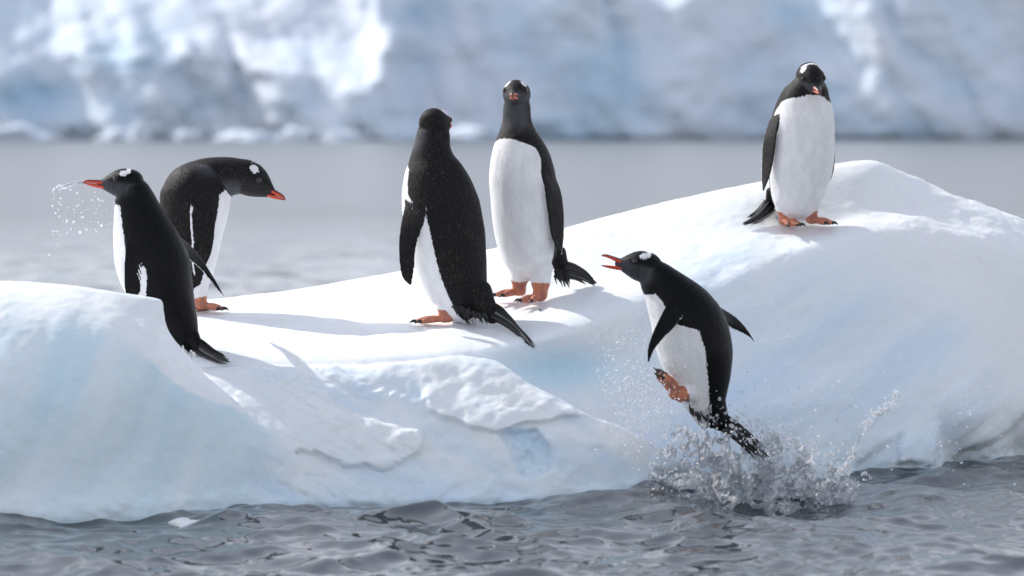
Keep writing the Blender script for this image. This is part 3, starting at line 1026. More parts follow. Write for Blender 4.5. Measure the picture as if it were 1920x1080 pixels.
        # ---- eyes with the pale lid ring
        for sg in (-1, 1):
            ea, eb = 0.0255, 0.0100
            rs_e = np.interp(ea, A, RS)
            e = o + k * (ea * f + eb * u + sg * (rs_e * 1.0) * s)
            nrm = unit(sg * s * 0.93 + f * 0.33 + u * 0.12)
            bm = bmesh.new()
            bmesh.ops.create_uvsphere(bm, u_segments=16, v_segments=10, radius=0.0082 * k)
            for v_ in bm.verts:
                p = np.array(v_.co)
                v_.co = Vector(e + p - nrm * np.dot(p, nrm) * 0.45)
            me = bpy.data.meshes.new('eye'); bm.to_mesh(me); bm.free()
            me.polygons.foreach_set('use_smooth', np.ones(len(me.polygons), bool))
            self.kids.append(('eye', me, M_EYE, None))
            t1 = unit(np.cross(nrm, u)); t2 = np.cross(nrm, t1)
            ph = np.linspace(0, 2 * np.pi, 24, endpoint=False)
            rc = e + 0.0034 * nrm + (np.cos(ph)[:, None] * t1 * 0.0104 * k + np.sin(ph)[:, None] * t2 * 0.0098 * k)
            V_, F_ = [], []
            for i in range(24):
                rad = unit(rc[i] - e)
                for q_ in range(8):
                    b_ = 2 * math.pi * q_ / 8
                    V_.append(rc[i] + 0.0023 * k * (math.cos(b_) * rad + math.sin(b_) * nrm))
            for i in range(24):
                for q_ in range(8):
                    F_.append((i * 8 + q_, i * 8 + (q_ + 1) % 8, ((i + 1) % 24) * 8 + (q_ + 1) % 8, ((i + 1) % 24) * 8 + q_))
            self.kids.append(('eye_ring', mesh_from(V_, F_), M_RING, 'eye'))

    def flipper(self, lead, trail, under=(0, 1, 0), thick=0.011, edge=0.006, n=60):
        """lead / trail: rows (x, y, dz) root to tip; under = world direction of the pale underside"""
        def res(pts):
            pts = np.asarray(pts, float)
            p3 = self.P(pts[:, 0], pts[:, 1], pts[:, 2])
            s = np.concatenate([[0], np.cumsum(np.linalg.norm(np.diff(p3, axis=0), axis=1))])
            return cspline(s / s[-1], p3, np.linspace(0, 1, n))
        L, Tr = res(lead), res(trail)
        C = (L + Tr) / 2
        wv = Tr - L
        wid = np.linalg.norm(wv, axis=1)
        wdir = wv / (wid[:, None] + 1e-9)
        T = np.gradient(C, axis=0); T /= np.linalg.norm(T, axis=1)[:, None] + 1e-12
        N = np.cross(T, wdir); N /= np.linalg.norm(N, axis=1)[:, None] + 1e-9
        if np.dot(N.mean(0), np.asarray(under, float)) < 0:
            N = -N                          # N points to the underside
        t = np.linspace(0, 1, n)
        th = thick * np.interp(t, [0, .25, .8, 1], [1.25, 1.0, .62, .42])
        m = 44
        ph = np.linspace(0, 2 * np.pi, m, endpoint=False)
        cw, sn = np.cos(ph), np.sin(ph)
        V = C[:, None] + wdir[:, None] * (wid[:, None] / 2 * cw)[..., None] + N[:, None] * (th[:, None] / 2 * np.sign(sn) * np.abs(sn) ** 0.7)[..., None]
        # tip and root caps
        cap0, cap1 = C[0] - T[0] * 0.004, C[-1] + T[-1] * 0.003
        halfw = wid[:, None] / 2
        dtrail = halfw * (1 - cw)[None]            # distance from the trailing edge
        dlead = halfw * (1 + cw)[None]
        w_out = edge - dtrail - 0.002
        w_out = np.minimum(w_out, 0.01 - 0.02 * (t[:, None] - 0.8))
        w_in = np.minimum(dlead - 0.008, 0.02)
        w_in = np.minimum(w_in, (0.80 - t[:, None]) * 0.08)
        w = np.where(sn[None] > 0.25, w_in, w_out)
        verts = np.concatenate([V.reshape(-1, 3), [cap0, cap1]])
        attr = np.stack([w.ravel(), np.full(w.size, -0.02), np.zeros(w.size)], -1)
        attr = np.concatenate([attr, [[-0.02, -0.02, 0], [-0.02, -0.02, 0]]])
        F = tube_faces(n, m)[:-2]
        nb = n * m
        for j in range(m):
            k = (j + 1) % m
            F.append((nb, k, j)); F.append((nb + 1, (n - 1) * m + j, (n - 1) * m + k))
        soft = np.concatenate([np.repeat(np.interp(t, [0, .22, .4], [1, .4, .12]), m), [1, .1]])[:, None]
        self.g.add(verts, F, attr)
        self.g.a[-1][:, 3:4] = soft

    def leg(self, hip, ankle, toe_dir, normal, r_hip=30, r_ank=15, L=0.092, spread=24, feather=0.62, dz0=0.0, dz1=0.0, toes=(0.86, 1.0, 0.84)):
        """hip, ankle: pixels; toe_dir, normal: world vectors"""
        A = self.P(hip[0], hip[1], dz0); B = self.P(ankle[0], ankle[1], dz1)
        nrm = unit(normal); d = np.asarray(toe_dir, float); d = unit(d - nrm * np.dot(d, nrm))
        B = B + nrm * 0.012
        n = 26
        t = np.linspace(0, 1, n)
        C = A[None] * (1 - t)[:, None] + B[None] * t[:, None]
        r = pchip([0, .06, .2, .40, .62, .8, 1], np.array([r_hip * .1, r_hip * .6, r_hip * .95, r_hip * .80, r_ank * 1.35, r_ank * 1.02, r_ank]) * self.px, t)
        V, F = ring_tube(C, r, r, d, 36)
        foot = np.repeat((t - feather) * 0.10, 36)
        white = np.full(len(V), 0.02)
        self.g.add(V, F, np.stack([white, foot, np.zeros(len(V))], -1))
        # heel and palm
        tips = []
        side = np.cross(nrm, d)
        for q, (ang, ln) in enumerate(zip((spread, 0, -spread), toes)):
            a = math.radians(ang)
            dd = d * math.cos(a) + side * math.sin(a)
            m = 18
            tt = np.linspace(-0.24, 1, m)
            arch = 0.010 * np.sin(np.clip(tt, 0, 1) * math.pi) ** 1.0 - 0.006 * np.clip(tt, 0, 1) + 0.002 * np.where(tt < 0, 1, 0)
            P = B[None] + dd[None] * (tt * L * ln)[:, None] + nrm[None] * (arch - 0.002)[:, None]
            rr = pchip([-.24, -.18, 0, .3, .55, .8, .94, 1], [.004, .0105, .0125, .0095, .0098, .0088, .0078, .004], tt)
            V, F = ring_tube(P, rr, rr * 0.85, nrm, 18)
            self.g.add(V, F, np.stack([np.full(len(V), -0.02), np.full(len(V), 0.02), np.zeros(len(V))], -1), soft=0.12)
            tips.append((P[-1], dd))
        # webs
        for q in (0, 1):
            p0, d0 = tips[q]; p1, d1 = tips[q + 1]
            b0 = B
            nS = 10
            rows = []
            for i in range(nS):
                u = i / (nS - 1) * 0.86
                e0 = b0 + (p0 - b0) * u; e1 = b0 + (p1 - b0) * u
                mid = (e0 + e1) / 2 - d * 0.006 * u
                rows.append((e0, mid, e1))
            V, F = [], []
            for (e0, mm, e1) in rows:
                for lvl in (-0.0045, 0.0035):
                    for e in (e0, mm, e1):
                        V.append(e + nrm * (lvl - 0.002))
            # closed slab: 6 verts per row
            for i in range(nS - 1):
                o, p = i * 6, (i + 1) * 6
                loop = [0, 1, 2, 5, 4, 3]
                for a_ in range(6):
                    b_ = (a_ + 1) % 6
                    F.append((o + loop[a_], o + loop[b_], p + loop[b_], p + loop[a_]))
            F.append((0, 3, 4, 5, 2, 1)); e_ = (nS - 1) * 6
            F.append((e_, e_ + 1, e_ + 2, e_ + 5, e_ + 4, e_ + 3))
            self.g.add(V, F, np.stack([np.full(len(V), -0.02), np.full(len(V), 0.02), np.zeros(len(V))], -1), soft=0.12)
        for (p, dd) in tips:
            t = np.linspace(0, 1, 9)
            Cc = p[None] + dd[None] * (t * 0.023 - 0.005)[:, None] + nrm[None] * (0.003 * np.sin(t * math.pi) - 0.006 * t ** 2 + 0.002)[:, None]
            V, F = ring_tube(Cc, pchip([0, .4, 1], [.0058, .0048, .0008], t), pchip([0, .4, 1], [.0064, .0050, .0008], t), nrm, 10)
            self.kids.append(('claw', mesh_from(V, F), M_CLAW, None))

    def tail(self, base, tip, width, n=16, curve=0.0, dz0=0.0, dz1=0.0, fan=0.35, drop=(0, 0), seed=1, pale=0.15):
        r = np.random.default_rng(seed)
        V, F, MI = [], [], []
        nb = 0
        b0 = self.P(base[0], base[1], dz0); t0 = self.P(tip[0], tip[1], dz1)
        ax = unit(t0 - b0); L = np.linalg.norm(t0 - b0)
        side = unit(np.cross(ax, YD)); dep = np.cross(side, ax)
        wm = width * self.px
        for i in range(n):
            q = (i / (n - 1)) * 2 - 1
            lay = r.uniform(-1, 1)
            st = b0 + side * q * wm * 0.55 + dep * lay * wm * 0.35
            ln = L * (1 - 0.34 * abs(q) ** 1.3 * r.uniform(0.5, 1.3))
            en = b0 + ax * ln + side * q * wm * fan + dep * lay * wm * 0.25 * fan + side * r.normal(0, .004)
            t = np.linspace(0, 1, 12)
            C = st[None] * (1 - t)[:, None] + en[None] * t[:, None] + side[None] * (curve * self.px * np.sin(t * math.pi))[:, None]
            wd = pchip([0, .25, .75, 1], [.0042, .0062, .0042, .0007], t) * r.uniform(0.8, 1.15)
            v, f = ring_tube(C, wd, wd * 0.32, dep + 0.5 * r.uniform(-1, 1) * side, 8)
            V.append(v); F += [tuple(a + nb for a in ff) for ff in f]
            MI += [1 if r.random() < pale else 0] * len(f)
            nb += len(v)
        me = mesh_from(np.concatenate(V), F)
        me.materials.append(M_TAIL); me.materials.append(M_TAILW)
        me.polygons.foreach_set('material_index', np.array(MI, np.int32))
        self.kids.append(('tail', me, None, None))

    def rump(self, a, b, ra, rb, dz0=0.0, dz1=0.0):
        """dark cone running from the lower back into the tail"""
        A, B = self.P(a[0], a[1], dz0), self.P(b[0], b[1], dz1)
        t = np.linspace(-.15, 1, 30)
        C = A[None] * (1 - t)[:, None] + B[None] * t[:, None]
        r = pchip([-.15, 0, .5, .9, 1], np.array([ra * .5, ra, (ra + rb) * .45, rb, rb * .4]) * self.px, t)
        V, F = ring_tube(C, r, r * 0.8, YD, 40)
        self.g.add(V, F, np.stack([np.full(len(V), -0.02), np.full(len(V), -0.02), np.zeros(len(V))], -1))

    def fringe(self, pts, ln, dirn, n=60, seed=3, mat=None, name='rump_feathers', dz=0.0, jit=5):
        """ragged feather tips hanging along a polyline of pixels"""
        r = np.random.default_rng(seed)
        pts = np.asarray(pts, float)
        s = np.concatenate([[0], np.cumsum(np.hypot(*np.diff(pts, axis=0).T))])
        V, F, nb = [], [], 0
        for i in range(n):
            u = r.uniform(0, s[-1])
            x, y = np.interp(u, s, pts[:, 0]) + r.normal(0, jit * .5), np.interp(u, s, pts[:, 1]) + r.normal(0, jit)
            dzz = np.interp(u, s, pts[:, 2]) if pts.shape[1] > 2 else dz
            p = self.P(x, y, dzz + r.uniform(-.004, .004))
            d = unit(np.asarray(dirn, float) + r.normal(0, .16, 3))
            l_ = ln * self.px * r.uniform(.6, 1.3)
            t = np.linspace(0, 1, 6)
            C = p[None] + d[None] * (t * l_)[:, None]
            wd = pchip([0, .4, 1], [.0030, .0026, .0004], t)
            v, f = ring_tube(C, wd, wd * 0.5, YD + r.normal(0, .3, 3), 6)
            V.append(v); F += [tuple(a + nb for a in ff) for ff in f]; nb += len(v)
        self.kids.append((name, mesh_from(np.concatenate(V), F), mat or M_TAIL, None))

    def finish(self, foot_pt, voxel=0.003, smooth=22):
        me0 = mesh_from(self.g.verts(), self.g.f)
        bm = bmesh.new(); bm.from_mesh(me0)
        bmesh.ops.recalc_face_normals(bm, faces=bm.faces)
        bm.to_mesh(me0); bm.free()
        src, att = self.g.verts(), self.g.attrs()
        me = remesh(me0, voxel)
        co = get_co(me)
        kd = KDTree(len(src))
        for i, p in enumerate(src):
            kd.insert(p, i)
        kd.balance()
        out = np.zeros((len(co), 4))
        for i, p in enumerate(co):
            r = kd.find_n(p, 4)
            wsum, acc = 0.0, 0.0
            for (_, j, d) in r:
                w = 1.0 / (d * d + 4e-7)
                acc = acc + att[j] * w; wsum += w
            out[i] = acc / wsum
        laplace(me, smooth, 0.5, out[:, 3])
        for k, nm in enumerate(('white', 'foot', 'grey')):
            a = me.attributes.new(nm, 'FLOAT', 'POINT')
            a.data.foreach_set('value', out[:, k].astype(np.float32))
        root = empty('gentoo_penguin', Vector(foot_pt), label=self.label, category='penguin', group='penguins on the iceberg')
        obj('body', me, self.mat, root)
        last = {}
        for (nm, m, mat, par) in self.kids:
            o = obj(nm, m, mat, None)
            p = last[par] if par else root
            o.parent = p
            o.matrix_parent_inverse = Matrix.Translation(-root.location)
            last[nm] = o
        return root

UPV = (0, 0, 1)

# 1 -- shaking water off behind the smooth ice block, in profile towards the open water
def penguin_spitting():
    D = 11.72
    p = Penguin(D, 'sleek wet penguin with one flipper out, half hidden behind the smooth ice block', M_WET)
    p.torso([(362, 660, 8, 1, 40, 0), (352, 640, 22, 1, 30, 0), (338, 612, 36, 1, 36, 0), (320, 580, 50, .98, 46, .0), (303, 545, 62, .96, 60, 0), (288, 500, 69, .95, 77, 0), (281, 480, 68, .94, 72, 0),
             (276, 462, 65, .93, 56, 0), (266, 428, 56, .93, 50, 0), (258, 398, 46, .94, 46, 0), (251, 372, 38, .95, 40, 0), (243, 354, 33, .95, 20, 0), (236, 346, 25, .95, 5, 0)], 186, 0.915)
    p.head(232, 344, (-1, -0.03, 0.13), (.13, 0, 1), 1.0, grey=0.75, patch=1.0, band=0.9, bill=1.02)
    p.flipper([(240, 424, -.055), (235, 460, -.085), (233, 500, -.095), (234, 545, -.09), (243, 586, -.075)],
              [(270, 440, -.075), (275, 480, -.10), (271, 510, -.10), (262, 552, -.09), (248, 588, -.075)], (0.3, 1, 0), edge=0.004)
    p.flipper([(330, 436, .03), (352, 455, .09), (376, 482, .14), (399, 517, .17), (421, 555, .19)],
              [(338, 470, .03), (356, 488, .09), (379, 508, .14), (403, 538, .17), (420, 557, .19)], (-.5, .2, -.8), edge=0.003)
    p.leg((312, 596), (316, 655), (-1, .4, 0), UPV, 20, 11, dz0=-.02, dz1=-.02)
    p.leg((326, 600), (330, 652), (-1, .4, 0), UPV, 20, 11, dz0=.06, dz1=.06)
    p.rump((357, 628), (378, 656), 17, 10, -.01, -.05)
    p.tail((370, 646), (431, 680), 20, 20, curve=-3, fan=.5, seed=11, dz0=-.03, dz1=-.15)
    p.fringe([(341, 654, -.05), (352, 662, -.06), (366, 666, -.06)], 10, (.5, 0, -1), 26, 4, M_FLUFF, 'vent_fluff')
    p.finish(p.P(345, 664))

# 2 -- bowing, profile, on the plateau behind
def penguin_bowing():
    D = ice_depth(400, 586, 12.36)
    p = Penguin(D, 'penguin bowing with its neck stretched out, behind the wet one', M_FEATHER)
    p.torso([(352, 572, 12, 1, 60, 0), (353, 556, 24, 1, 75, 0), (356, 530, 36, 1, 72, 0), (359, 500, 45, .98, 70, 0), (360, 465, 53, .96, 68, 0), (361, 430, 59, .96, 66, 0), (364, 400, 64, .95, 64, 0),
             (366, 372, 67, .92, 64, 0), (367, 350, 65, .9, 66, 0), (364, 330, 56, .9, 60, 0), (360, 312, 40, .9, 40, 0), (358, 302, 22, .9, 20, 0)], 20, 0.835)
    p.torso([(355, 336, 20, 1, -40, 0), (375, 332, 34, .95, -40, 0), (400, 329, 35, .95, -40, 0), (425, 329, 35.5, .95, -40, 0), (450, 332, 35, .95, -40, 0), (468, 336, 29, .95, -40, 0)], 20, 0.1)
    p.head(470, 336, (.90, -.06, -.40), (.42, -.05, .9), 1.2, grey=0.2, patch=1.35, band=0.0, bill=.80, adv=.2)
    p.flipper([(384, 366, -.095), (401, 392, -.105), (403, 440, -.115), (391, 490, -.11), (368, 517, -.10)],
              [(362, 372, -.095), (355, 400, -.115), (358, 450, -.12), (358, 490, -.115), (362, 516, -.10)], (0, 1, 0), edge=0.010)
    p.leg((370, 530), (378, 582), (1, -.1, 0.03), UPV, 22, 11, dz0=-.02, dz1=-.02, toes=(.7, .8, .7))
    p.leg((350, 535), (352, 582), (1, -.1, 0.03), UPV, 22, 11, dz0=.05, dz1=.05, toes=(.7, .8, .7))
    p.rump((335, 548), (312, 572), 22, 8)
    p.tail((318, 566), (280, 588), 14, 12, seed=12)
    p.finish(p.P(378, 584), smooth=70)

# 3 -- seen from behind
def penguin_back():
    D = ice_depth(845, 606, 12.0)
    p = Penguin(D, 'dark penguin with its back turned and long pointed tail on the snow', M_FEATHER)
    p.torso([(880, 604, 10, 1, 95, 0), (876, 592, 30, 1, 95, 0), (870, 575, 44, 1, 96, 0), (861, 548, 55, 1, 97, 0), (852, 518, 63, .98, 97, 0), (844, 482, 69, .96, 97, 0), (836, 440, 74, .95, 97, 0),
             (828, 396, 74, .95, 94, 0), (823, 372, 71, .95, 78, 0), (819, 352, 67, .94, 64, 0), (813, 318, 55, .94, 60, 0), (810, 292, 41, .95, 46, 0), (811, 265, 33, 1, 30, 0), (814, 245, 31, 1, 10, 0), (817, 230, 26, 1, 5, 0)], 152, 0.82)
    p.head(818, 231, (.40, .91, .03), UPV, 1.04, dz=.01, grey=0.0, patch=1.0, band=0.4, bill=.85)
    p.flipper([(770, 352, -.02), (759, 385, -.055), (750, 430, -.075), (748, 485, -.08), (757, 525, -.08), (768, 535, -.08)],
              [(797, 360, -.10), (801, 388, -.11), (795, 420, -.11), (781, 461, -.10), (777, 505, -.085), (772, 533, -.08)], (.2, 1, 0), edge=0.003)
    p.leg((838, 552), (835, 606), (-1, -.08, 0), UPV, 24, 13, L=.098, dz0=-.03, dz1=-.03, spread=16)
    p.leg((876, 560), (874, 600), (-1, -.02, 0), UPV, 22, 13, L=.085, dz0=.05, dz1=.06, spread=16)
    p.rump((893, 548), (932, 604), 30, 14, -.03, -.09)
    p.tail((916, 580), (1004, 654), 26, 22, curve=7, fan=.08, dz0=-.06, dz1=-.28, seed=13, pale=.04)
    p.fringe([(846, 568, -.075), (862, 576, -.08), (886, 584, -.09), (912, 590, -.10)], 15, (.4, -.1, -1), 80, 5, jit=3)
    p.fringe([(848, 586, -.03), (866, 590, -.03), (888, 594, -.03)], 12, (.2, 0, -1), 50, 6, M_FLUFF, 'vent_fluff', jit=3)
    p.finish(p.P(845, 606))

# 4 -- upright, facing the camera
def penguin_upright():
    D = ice_depth(985, 567, 12.28)
    p = Penguin(D, 'tall upright penguin with stretched neck, white front turned outward', M_FEATHER)
    p.torso([(999, 523, 12, 1, 110, 0), (998, 514, 29, 1, 110, 0), (995, 500, 42, 1, 108, 0), (992, 476, 53, 1, 104, 0), (988, 440, 60, 1, 100, 0), (984, 390, 63, 1, 97, 0), (980, 340, 63, 1, 92, 0),
             (976, 302, 58, 1, 84, 0), (972, 270, 47, 1, 74, 0), (970, 244, 34, 1, 50, 0), (969, 222, 27, 1, 10, 0), (969, 200, 26, 1, 5, 0), (968, 180, 24, 1, 5, 0)], -132, 0.775)
    p.head(968, 176, (-.13, -.98, .06), (0, .05, 1), .98, pa=.014, dz=-.01, bill_mat=M_BILL_PINK, grey=1.0, patch=1.25, band=0.7, bill=.85)
    p.flipper([(1014, 300, -.07), (1020, 345, -.10), (1027, 400, -.10), (1036, 450, -.09), (1050, 476, -.07)],
              [(1034, 318, .0), (1052, 360, -.02), (1058, 410, -.03), (1057, 450, -.04), (1054, 477, -.06)], (-1, .3, 0), edge=0.007)
    p.leg((974, 482), (974, 556), (-1, -.38, 0), UPV, 22, 13, L=.088, dz0=-.03, dz1=.02, feather=.60)
    p.leg((1015, 486), (1013, 566), (-.80, -.75, 0), UPV, 25, 14, L=.088, dz0=-.04, dz1=-.05, feather=.62)
    p.rump((1040, 474), (1062, 516), 22, 13, .05, .07)
    p.tail((1054, 506), (1119, 533), 28, 20, curve=6, fan=.16, dz0=.06, dz1=.06, seed=14, pale=.12)
    p.fringe([(1036, 505, .03), (1048, 514, .03), (1064, 514, .04)], 17, (.35, 0, -1), 50, 7)
    p.finish(p.P(990, 567))

# 5 -- on the hill
def penguin_hill():
    D = ice_depth(1510, 430, 12.7)
    p = Penguin(D, 'penguin standing alone on the iceberg hill with its head bowed', M_FEATHER)
    p.torso([(1486, 411, 12, 1, 110, 0), (1487, 402, 28, 1, 110, 0), (1490, 386, 41, 1, 108, 0), (1494, 362, 51, 1, 104, 0), (1499, 330, 58, 1, 102, 0), (1503, 290, 62, 1, 100, 0), (1504, 245, 61, 1, 98, 0),
             (1508, 208, 56, 1, 92, 0), (1512, 184, 48, 1, 80, -.01), (1517, 166, 38, 1, 50, -.02), (1520, 152, 30, 1, 20, -.02), (1522, 142, 22, 1, 5, -.03)], -68, 0.900)
    p.head(1521, 147, (.20, -.88, -.36), (.05, -.38, .9), 1.02, dz=-.045, bill_mat=M_BILL_PINK, grey=1.0, patch=1.3, band=0.9, bill=.80)
    p.flipper([(1462, 215, -.06), (1456, 255, -.085), (1451, 295, -.085), (1442, 335, -.075), (1432, 358, -.06)],
              [(1443, 226, .0), (1431, 265, -.02), (1428, 305, -.025), (1428, 340, -.035), (1430, 358, -.05)], (1, .3, 0), edge=0.007)
    p.flipper([(1558, 250, .0), (1564, 290, -.02), (1561, 325, -.02), (1550, 352, 0)],
              [(1556, 250, .06), (1561, 290, .05), (1556, 325, .04), (1549, 353, .02)], (-1, .3, 0), edge=0.002)
    p.leg((1470, 362), (1470, 424), (.55, -.9, 0), UPV, 22, 11, L=.078, dz0=-.02, dz1=-.01, feather=.62)
    p.leg((1518, 362), (1522, 421), (1, -.45, 0), UPV, 25, 11, L=.076, dz0=-.02, dz1=0, feather=.62)
    p.rump((1452, 358), (1440, 396), 16, 10, .05, .06)
    p.tail((1443, 384), (1394, 423), 22, 18, curve=4, fan=.22, dz0=.04, dz1=-.04, seed=15, pale=.3)
    p.finish(p.P(1500, 431))

# 6 -- bursting out of the water
def penguin_leaping():
    D = 11.42
    p = Penguin(D, 'wet penguin leaping out of the water with its bill open', M_WET)
    p.torso([(1334, 800, 10, 1, 60, 0), (1329, 788, 24, 1, 80, 0), (1325, 770, 33, 1, 92, 0), (1320, 742, 45, 1, 96, 0), (1313, 702, 60, .98, 97, 0), (1305, 662, 70, .96, 98, 0), (1295, 624, 72, .95, 98, 0), (1288, 606, 70, .95, 80, 0),
             (1279, 588, 65, .95, 64, 0), (1259, 558, 53, .95, 64, 0), (1240, 533, 40, .95, 54, 0), (1222, 514, 32, .95, 20, 0), (1210, 504, 27, .95, 10, 0)], 184, 0.895)
    p.head(1202, 499, (-1, -.05, .27), (.25, 0, 1), 1.0, gape=21, grey=0.9, patch=1.15, band=0.9, bill=1.0)
    p.flipper([(1254, 560, -.09), (1237, 594, -.13), (1222, 628, -.16), (1214, 655, -.17), (1214, 679, -.17)],
              [(1283, 588, -.09), (1267, 612, -.13), (1243, 636, -.16), (1226, 658, -.17), (1217, 680, -.17)], (.3, 1, -.2), edge=0.002)
    p.flipper([(1345, 572, .05), (1368, 586, .09), (1388, 602, .12), (1404, 622, .14), (1415, 639, .15)],
              [(1358, 606, .05), (1372, 616, .09), (1390, 624, .12), (1404, 632, .14), (1414, 641, .15)], (0, .2, -1), edge=0.003)
    nrm = unit((.75, -.35, .45))
    p.leg((1302, 732), (1266, 746), (-.55, .0, .83), nrm, 24, 12, L=.085, spread=14, dz0=-.05, dz1=-.06, feather=.55)
    p.leg((1296, 738), (1254, 742), (-.55, .1, .83), nrm, 24, 12, L=.080, spread=14, dz0=.05, dz1=.03, feather=.55)
    p.rump((1336, 758), (1360, 806), 26, 16)
    p.tail((1350, 788), (1440, 862), 26, 22, curve=3, fan=.5, seed=16, dz1=-.02)
    p.fringe([(1292, 762, -.06), (1304, 774, -.06), (1322, 782, -.06), (1345, 788, -.05)], 12, (.3, 0, -1), 50, 10, jit=3)
    p.finish(p.P(1340, 800))

penguin_spitting(); penguin_bowing(); penguin_back(); penguin_upright(); penguin_hill(); penguin_leaping()

# ------------------------------------------------------------------ splash and spray
def ico_template(sub):
    bm = bmesh.new()
    bmesh.ops.create_icosphere(bm, subdivisions=sub, radius=1.0)
    v = np.array([q.co[:] for q in bm.verts]); f = np.array([[q.index for q in a.verts] for a in bm.faces])
    bm.free()
    return v, f

def blobs(points, radii, stretch=None, axis=None, sub=2):
    """many small stretched drops as one mesh (verts, faces)"""
    tv, tf = ico_template(sub)
    n = len(points)
    V = np.repeat(tv[None], n, 0)
    r = np.asarray(radii)[:, None, None]
    if axis is not None:
        ax = np.asarray(axis, float); ax = ax / (np.linalg.norm(ax, axis=1)[:, None] + 1e-9)
        along = np.einsum('nvc,nc->nv', V, ax)
        V = V + (along * (np.asarray(stretch)[:, None] - 1))[..., None] * ax[:, None, :]
    V = V * r + np.asarray(points)[:, None, :]
    F = tf[None] + (np.arange(n) * len(tv))[:, None, None]
    return V.reshape(-1, 3), F.reshape(-1, 3)

def build_splash():
    r = np.random.default_rng(5)
    # the collar of torn water behind and below the bird: crinkled thin sheets with torn upper edges
    top_x = [1185, 1230, 1280, 1320, 1350, 1390, 1430, 1480, 1530, 1565, 1592, 1605]
    top_y = [905, 850, 808, 794, 792, 805, 822, 838, 855, 880, 912, 945]
    g = Geo()
    def sheet(x0, x1, lift, Db, Dt, lean, seed, amp, nu=210, nv=90):
        U, Vv = np.meshgrid(np.linspace(0, 1, nu), np.linspace(0, 1, nv))
        xb = x0 + (x1 - x0) * U
        rag = fbm(np.stack([U * 16, U * 0, U * 0 + seed], -1), 4, seed)
        ty = np.interp(xb, top_x, top_y) + lift
        ty = 950 - (950 - ty) * (0.86 + 0.30 * rag)
        y = 985 + (ty - 985) * Vv
        x = xb + lean * Vv * (xb - 1400) / 200 + 14 * (Vv - .5) * rag
        D = Db + (Dt - Db) * Vv ** 0.8 + 0.07 * fbm(np.stack([U * 7, U * 0 + 5, U * 0 + seed], -1), 3, seed + 2)
        D = D + 0.10 * (2 * U - 1) ** 2
        # streaks run with the flow towards the tail, crinkles across it
        q = np.stack([(x + 0.9 * y) / 15, (y - 0.4 * x) / 46, x * 0 + seed], -1)
        c1 = np.abs(fbm(q, 4, seed + 3, 0.6))
        q2 = np.stack([x / 34, y / 24, x * 0 + seed], -1)
        D = D + amp * (c1 - .4) + amp * 1.6 * fbm(q2, 3, seed + 9)
        F3 = W(x, y, D)
        th = 0.0016 + 0.0035 * np.abs(fbm(q * 1.7, 3, seed + 21))
        B3 = W(x, y, D + th)
        n = nu * nv
        I = np.arange(n).reshape(nv, nu)
        hole = fbm(np.stack([x / 20, y / 14, x * 0 + seed], -1), 3, seed + 30)
        keep = (hole[:-1, :-1] < 0.36 - 0.80 * Vv[:-1, :-1] ** 1.3) | (Vv[:-1, :-1] < .04)
        a = np.stack([I[:-1, :-1], I[:-1, 1:], I[1:, 1:], I[1:, :-1]], -1)[keep]
        faces = [tuple(t) for t in a] + [tuple(t[::-1] + n) for t in a]
        # close the rims
        from collections import Counter
        cnt = Counter()
        for t in a:
            for k in range(4):
                e = (int(t[k]), int(t[(k + 1) % 4])); cnt[(min(e), max(e))] += 1
        for t in a:
            for k in range(4):
                e = (int(t[k]), int(t[(k + 1) % 4]))
                if cnt[(min(e), max(e))] == 1:
                    faces.append((e[1], e[0], e[0] + n, e[1] + n))
        g.add(np.concatenate([F3.reshape(-1, 3), B3.reshape(-1, 3)]), faces)
    sheet(1205, 1600, -8, 11.20, 11.38, 30, 3, 0.022)
    sheet(1190, 1560, 16, 11.17, 11.30, 20, 14, 0.020)
    sheet(1320, 1610, -22, 11.27, 11.44, 40, 25, 0.024)
    me = mesh_from(g.verts(), g.f)
    bm = bmesh.new(); bm.from_mesh(me)
    bmesh.ops.delete(bm, geom=[v for v in bm.verts if not v.link_faces], context='VERTS')
    bmesh.ops.recalc_face_normals(bm, faces=bm.faces)
    bm.to_mesh(me); bm.free()
    obj('water_splash', me, M_DROP, kind='stuff', label='clear splash of torn water thrown up behind the leaping penguin')
    # flying drops
    P, R, S, A = [], [], [], []
    def drop(x, y, D, rr, s=1.0, a=(0, 0, 1)):
        P.append(W(x, y, D)); R.append(rr); S.append(s); A.append(a)
    for i in range(1150):     # fine spray in front of the belly
        x = r.normal(1205, 42); y = r.normal(745 + (x - 1205) * .35, 55)
        if y > 930: continue
        drop(x, y, 11.36 + r.normal(0, .07), np.exp(r.normal(math.log(.0014), .42)), r.uniform(1, 1.8), r.normal(0, 1, 3))
    for i in range(300):      # scattered over the flank
        x = r.uniform(1370, 1920); k = (x - 1370) / 550
        y = r.normal(800 - 20 * k, 62)
        if y > 935 or y < 600: continue
        drop(x, y, 11.35 + r.normal(0, .12), np.exp(r.normal(math.log(.0015), .45)), 1.0)
    for i in range(260):      # edge of the collar
        x = r.uniform(1330, 1600); ty = np.interp(x, top_x, top_y)
        drop(x, ty - abs(r.normal(0, 22)), 11.38 + r.normal(0, .05), np.exp(r.normal(math.log(.0023), .45)), r.uniform(1, 1.6), r.normal(0, 1, 3))
    for i in range(750):     # beads all through the collar
        x = r.uniform(1215, 1600); ty = np.interp(x, top_x, top_y)
        y = ty + (945 - ty) * r.random() ** 1.2
        drop(x, y, 11.14 + 0.2 * r.random(), np.exp(r.normal(math.log(.0017), .45)), r.uniform(1, 2.6), r.normal(0, 1, 3))
